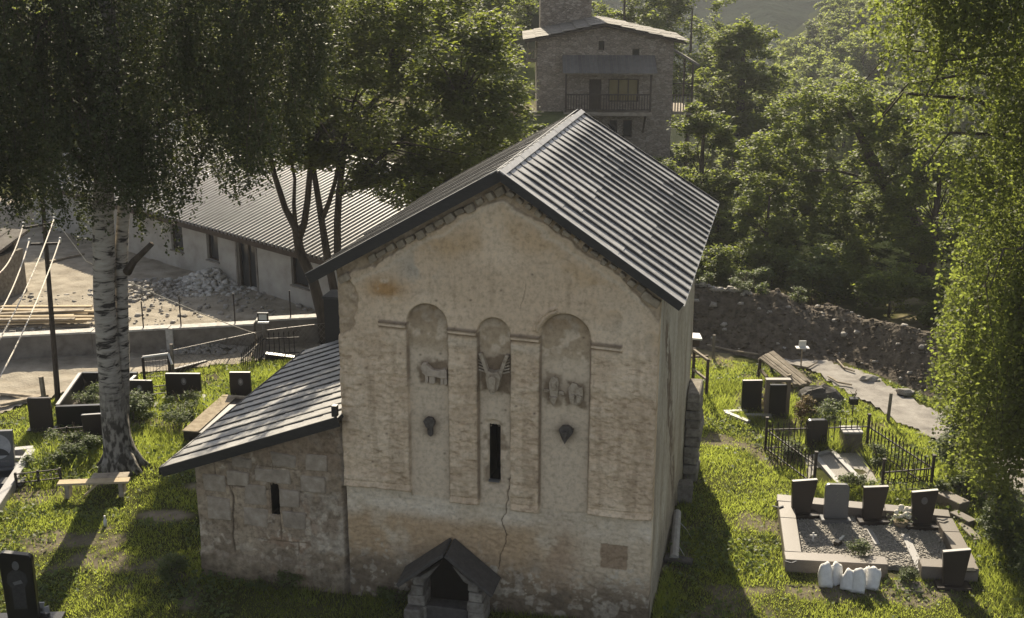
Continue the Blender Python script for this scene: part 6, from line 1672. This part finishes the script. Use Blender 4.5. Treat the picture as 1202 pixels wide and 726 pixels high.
MB().prism([(-.13 + .125*math.cos(a), -.075, .80 + .11*math.sin(a)) for a in np.linspace(.15, PI - .15, 12)], (0, .0015, 0)).build('portrait_hair', M['photo_dark'], pr)
mb = MB()
for k in range(5): mb.box(-.12 + k*.055, -.085 + k*.055, -.066, -.061, .24, .275 + .01*(k % 2))
mb.build('engraving', M['engraving'], ph)
lp = thing('grave_enclosure', 'grave with pale grey granite border at the left edge of the picture', 'grave plot', G(20, 560)); o0 = lp.location
A_, B_, C_, D_ = G(-40, 545), G(40, 533), G(8, 592), G(-70, 600)
def lkerb(a, b, w=.22, h=.24):
    a = a - o0; b = b - o0; MB().bar(a + Vector((0, 0, h/2)), b + Vector((0, 0, h/2)), w, h).build('kerb_stone', M['light_granite'], lp, bevel=.012)
B2, C2 = G(40, 535), G(-4, 598)
lkerb(G(18, 537), B2); lkerb(B2 + Vector((.0, -.12, 0)), G(-60, 690))
MB().hexa([v - o0 + Vector((0, 0, -.05)) for v in (G(-60, 560), G(-60, 545), G(36, 540), G(-20, 610))] + [v - o0 + Vector((0, 0, .06)) for v in (G(-60, 560), G(-60, 545), G(36, 540), G(-20, 610))]).build('slab', M['black_gloss'], lp)
MB().box(-.3, .3, -.18, .18, .063, .13).build('plaque', M['grey_granite'], lp, loc=G(14, 570) - o0); MB().box(-.2, .2, -.06, .06, .063, .2).build('vase_base', M['light_granite'], lp, loc=G(26, 545) - o0)
# black full portrait stone in the lower left corner
bp_ = thing('headstone', 'tall black rounded headstone with full length etched figure in the lower left corner', 'headstone', Vector((-9.42, 21.0, 0)), .05)
W_, HH = .62, 1.42
p = []; r = .1
p = [(-W_*.44, 0), (W_*.5, 0)] + [(W_/2 - r + r*math.cos(a), HH - .06 - r + r*math.sin(a)) for a in np.linspace(0, PI/2, 5)] + [(-W_/2 + r + r*math.cos(a), HH - r + r*math.sin(a)) for a in np.linspace(PI/2, PI, 5)]
MB().box(-.6, .75, -.2, .2, -.05, .12).build('base', M['black_gloss'], bp_, bevel=.01)
MB().prism([(x, -.07, .122 + z) for x, z in p], (0, .14, 0)).build('slab', M['black_gloss'], bp_, bevel=.012)
fg = MB().prism([(.0 + .065*math.cos(a), -.076, 1.27 + .095*math.sin(a)) for a in el], (0, .004, 0)).build('engraving', M['grey_granite'], bp_)
MB().prism([(-.20, -.076, .92), (-.17, -.076, 1.10), (-.07, -.076, 1.17), (.07, -.076, 1.17), (.17, -.076, 1.10), (.2, -.076, .92), (.12, -.076, .80), (.13, -.076, .35), (-.12, -.076, .35), (-.12, -.076, .80)], (0, .004, 0)).build('engraving', M['etched'], bp_)
MB().prism([(-.09, -.079, .92), (.07, -.079, .97), (.1, -.079, .9), (-.06, -.079, .86)], (0, .002, 0)).build('engraving', M['grey_granite'], bp_)
wc = thing('grave_cross', 'white flared stone cross beside the black portrait headstone', 'cross', G(50, 726)); mb = MB()
for k in range(4):
    a = k*PI/2; ca, sa = math.cos(a), math.sin(a); q = [(-.03, .0), (.03, 0), (.075, .15), (-.075, .15)]
    mb.prism([(x*ca - z*sa, -.02, .2 + x*sa + z*ca) for x, z in q], (0, .04, 0))
mb.build('cross', M['light_granite'], wc); MB().box(-.2, .38, -.12, .12, -.05, .03).build('base', M['light_granite'], wc)

# bench, bottle
bn = thing('bench', 'plank bench on two wooden legs in front of the birch', 'bench', G(112, 583), .10)
o0 = bn.location
MB().box(-.82, .82, -.13, .13, .36, .41).build('seat', M['wood_new'], bn, bevel=.006); MB().box(-.1, .75, .132, .42, .37, .415).build('seat', M['wood_old'], bn)
for x in (-.62, .62): MB().box(x-.05, x+.05, -.09, .25, -.05, .358).build('leg', M['wood_old'], bn)
MB().bar((-.25, .02, .03), (.1, .0, .35), .06, .04).build('brace', M['wood_new'], bn)
bo = thing('bottle', 'small pale plastic bottle lying upright in the shade of the bench', 'bottle', G(124, 618))
MB().tube([(0, 0, 0), (0, 0, .14), (0, 0, .19), (0, 0, .23)], [.042, .042, .02, .018], 10).build('body', M['white_metal'], bo, smooth=True); MB().tube([(0, 0, .231), (0, 0, .26)], .021, 8).build('cap', M['white_metal'], bo)
# low chain fences with pale links
for (a, b), lab in ((((20, 574), (72, 568)), 'low ornamental chain fence left of the bench'), (((60, 520), (100, 517)), 'low ornamental chain fence in front of the black surround'), (((152, 472), (205, 466)), 'low ornamental chain fence between the two portrait headstones')):
    cf = thing('chain_fence', lab, 'fence', G(*a)); A_, B_ = Vector((0, 0, 0)), G(*b) - G(*a)
    for q in (A_, (A_ + B_) / 2, B_): MB().box(-.025, .025, -.025, .025, 0, .42).build('post', M['iron'], cf, loc=q)
    MB().bar(A_ + Vector((0, 0, .15)), B_ + Vector((0, 0, .15)), .03).bar(A_ + Vector((0, 0, .38)), B_ + Vector((0, 0, .38)), .025).build('rail', M['iron'], cf)
    mb = MB(); L = B_.length; nn_ = int(L / .13)
    for k in range(nn_):
        c = A_.lerp(B_, (k + .5) / nn_) + Vector((0, -.02, .27)); mb.box(c.x - .03, c.x + .03, c.y - .012, c.y + .012, c.z - .02, c.z + .02, .006)
    mb.build('link', M['concrete'], cf)
# iron railing behind the annex roof
rl = thing('iron_fence', 'iron spear railing in the grass above the annex roof', 'fence', G(283, 447)); io = rl.location; IF = rl
corners = [G(283, 447), G(311, 420), G(352, 418)]
for a, b in zip(corners[:-1], corners[1:]): fence_run(a, b)
kb = MB().bar((0, 0, .12), G(345, 424) - G(312, 424), .2, .3).build('kerb_stone', M['black_granite'], loc=G(312, 424)); tag(kb, 'dark granite kerb behind the railing above the annex roof', 'kerb')
b2 = MB().bar((0, 0, .08), G(242, 426) - G(200, 440) , .1, .16).build('kerb_stone', M['black_granite'], loc=G(200, 440)); tag(b2, 'dark low kerb along the lane beside the grey concrete post', 'kerb')

# ------------------------------------------------------------------ grass
def scatter_grass(n, x0, x1, y0, y1, ok, hfun, wid):
    X = RNG.uniform(x0, x1, n); Y = RNG.uniform(y0, y1, n)
    dens = np.clip(-.15 + 1.6 * fbm(X * 1.1, Y * 1.1, 4, 151), .08, 1)
    bare_ = sstep(.56, .66, fbm(X * .9, Y * .9, 5, 21))
    p = dens * (1 - .75 * bare_)
    keep = ok(X, Y) & (RNG.uniform(0, 1, n) < p)
    X, Y = X[keep], Y[keep]; n = len(X)
    h = hfun(X, Y) * RNG.uniform(.55, 1.3, n)
    a = RNG.uniform(0, 2*PI, n); w = wid * RNG.uniform(.6, 1.3, n)
    bend = RNG.normal(size=(n, 2)) * (h * .42)[:, None]
    Z = terrain(X, Y) - .01
    V = np.empty((n, 3, 3))
    V[:, 0] = np.stack([X - np.cos(a) * w, Y - np.sin(a) * w, Z], 1); V[:, 1] = np.stack([X + np.cos(a) * w, Y + np.sin(a) * w, Z], 1)
    V[:, 2] = np.stack([X + bend[:, 0], Y + bend[:, 1], Z + h], 1)
    return V
ci, si = math.cos(PSI), math.sin(PSI)
def church_local(X, Y):
    x = X - CH_O[0]; y = Y - CH_O[1]
    return x * ci - y * si, x * si + y * ci
def in_quad(X, Y, q):
    m = np.ones(X.shape, bool)
    s = None
    for k in range(4):
        a, b = q[k], q[(k+1) % 4]; c = (b.x - a.x) * (Y - a.y) - (b.y - a.y) * (X - a.x)
        m &= (c > 0) if s is None else m
        if s is None: pass
    c = [((q[(k+1) % 4].x - q[k].x) * (Y - q[k].y) - (q[(k+1) % 4].y - q[k].y) * (X - q[k].x)) for k in range(4)]
    c = np.stack(c); return (c > 0).all(0) | (c < 0).all(0)
quads = [(FL, FR, BR, BL), tuple(qg), (G(68, 502), G(120, 500), G(163, 458), G(98, 458)), (G(216, 522), G(216, 522) + Vector((1.0, -.2, 0)), G(262, 480) + Vector((1.0, -.1, 0)), G(262, 480)), (G(-60, 690), G(44, 533), G(-60, 540), G(-160, 640))]
def grass_ok(X, Y):
    a, b = church_local(X, Y)
    ok = ~((a > -6.3) & (a < 3.05) & (b > -.02) & (b < 8.1)) & ~((a > -1.6) & (a < -.05) & (b > -.75) & (b < 0))
    for q in quads: ok &= ~in_quad(X, Y, q)
    l, r = road_edges(Y); n_ = .25 * fbm(X * 3, Y * 3, 2, 9)
    road = (X > l + n_ - .05) & (X < r)
    right = (X > 2.0) & ~road & (Y < np.interp(X, [2, 6, 7.9, 10.5, 12.1, 14], [37.5, 36.9, 36.0, 35.9, 33.2, 31.4]))
    left = lawn_left(X, Y)
    mid = (X >= -3) & (X <= 2.0) & (Y < 24)
    dirtp = np.exp(-(((X + 7.9) / 1.0) ** 2 + ((Y - 25.6) / .55) ** 2) * 1.2) + .8 * np.exp(-(((X + 7.3) / .8) ** 2 + ((Y - 27.2) / .5) ** 2))
    thin = RNG.uniform(0, 1, X.shape) > sstep(.35, .9, dirtp * 1.1 + 1.1 * (fbm(X * 2.2, Y * 2.2, 4, 181) - .5)) * .95
    return ok & (right | left | mid) & thin
def hgt(X, Y):
    h = .03 + .12 * fbm(X * 1.3, Y * 1.3, 4, 160) ** 1.5
    tall = np.exp(-(((X + 8.6) / 1.6) ** 2 + ((Y - 31.6) / 2.2) ** 2)) + np.exp(-(((X + 11.6) / 1.3) ** 2 + ((Y - 28.6) / 1.5) ** 2)) + np.exp(-(((X + 7.6) / 1.2) ** 2 + ((Y - 34.6) / 1.4) ** 2)) + np.exp(-(((X - 8.4) / 1.3) ** 2 + ((Y - 29.6) / 2.4) ** 2)) + np.exp(-(((X - 8.6) / 1.2) ** 2 + ((Y - 26.5) / .4) ** 2)) + .7 * np.exp(-(((X - 10.6) / .9) ** 2 + ((Y - 25.5) / 3) ** 2)) + .6 * np.exp(-(((X - 6.3) / 1.4) ** 2 + ((Y - 33.5) / 2) ** 2))
    a, b = church_local(X, Y)
    near = sstep(.5, .0, np.minimum(np.abs(a + 6.25), np.abs(a - 3.05)) + 3 * (b < -.3) + 3 * (b > 8.5)) + sstep(-.7, -.1, b) * (b < 0) * (a > -6.6) * (a < 3.1)
    return h + .34 * np.clip(tall, 0, 1) * fbm(X * 3, Y * 3, 3, 161) * 1.6 + .10 * np.clip(near, 0, 1)
Vg = np.concatenate([scatter_grass(330000, -16.5, -3, 18.5, 36.8, grass_ok, hgt, .011), scatter_grass(60000, -3, 3.5, 18.5, 24, grass_ok, hgt, .011), scatter_grass(330000, 2.0, 14.5, 18.5, 37, grass_ok, hgt, .011),
                     scatter_grass(9000, -13, -6, 37.6, 40.5, lambda X, Y: (np.hypot((X + 11.1) / 1.6, (Y - 39.0) / .6) < 1), lambda X, Y: np.full(X.shape, .12), .015)])
nb = len(Vg)
go = link('grass', raw_mesh('grass', Vg.reshape(-1, 3), np.arange(nb * 3).reshape(nb, 3)), M['blade'])
tag(go, 'short sunlit lawn and tall tufts of grass around the church and graves', 'grass', kind='stuff')
# broad leaved weeds among the grass
n = 42000; X = np.concatenate([RNG.uniform(-15, -5.5, n), RNG.uniform(3, 13.5, n)]); Y = RNG.uniform(19, 36, 2 * n)
keep = grass_ok(X, Y) & (RNG.uniform(0, 1, 2 * n) < sstep(.48, .68, fbm(X * .9, Y * .9, 4, 171)) * .9 + .06)
X, Y = X[keep], Y[keep]
wo = leaf_obj('weeds', np.stack([X, Y, hgt(X, Y) * RNG.uniform(.3, 1.2, len(X))], 1), RNG.uniform(.04, .12, len(X)), M['weed'], None, -.1, .7, up=.5)
tag(wo, 'broad leaved weeds and ground cover among the grass', 'weeds', kind='stuff')

# ------------------------------------------------------------------ haze in the valley
hm = bpy.data.materials.new('valley_haze'); hm.use_nodes = True
ht = hm.node_tree
for nd in list(ht.nodes): ht.nodes.remove(nd)
ho = ht.nodes.new('ShaderNodeOutputMaterial'); hv = ht.nodes.new('ShaderNodeVolumePrincipled')
hv.inputs['Color'].default_value = (.86, .88, .9, 1); hv.inputs['Density'].default_value = HAZE_DENSITY; hv.inputs['Anisotropy'].default_value = .15
ht.links.new(hv.outputs[0], ho.inputs['Volume'])
haze = MB().box(-600, 600, -90, 640, -30, 72).build('haze', hm)
haze['kind'] = 'stuff'; haze.display_type = 'WIRE'
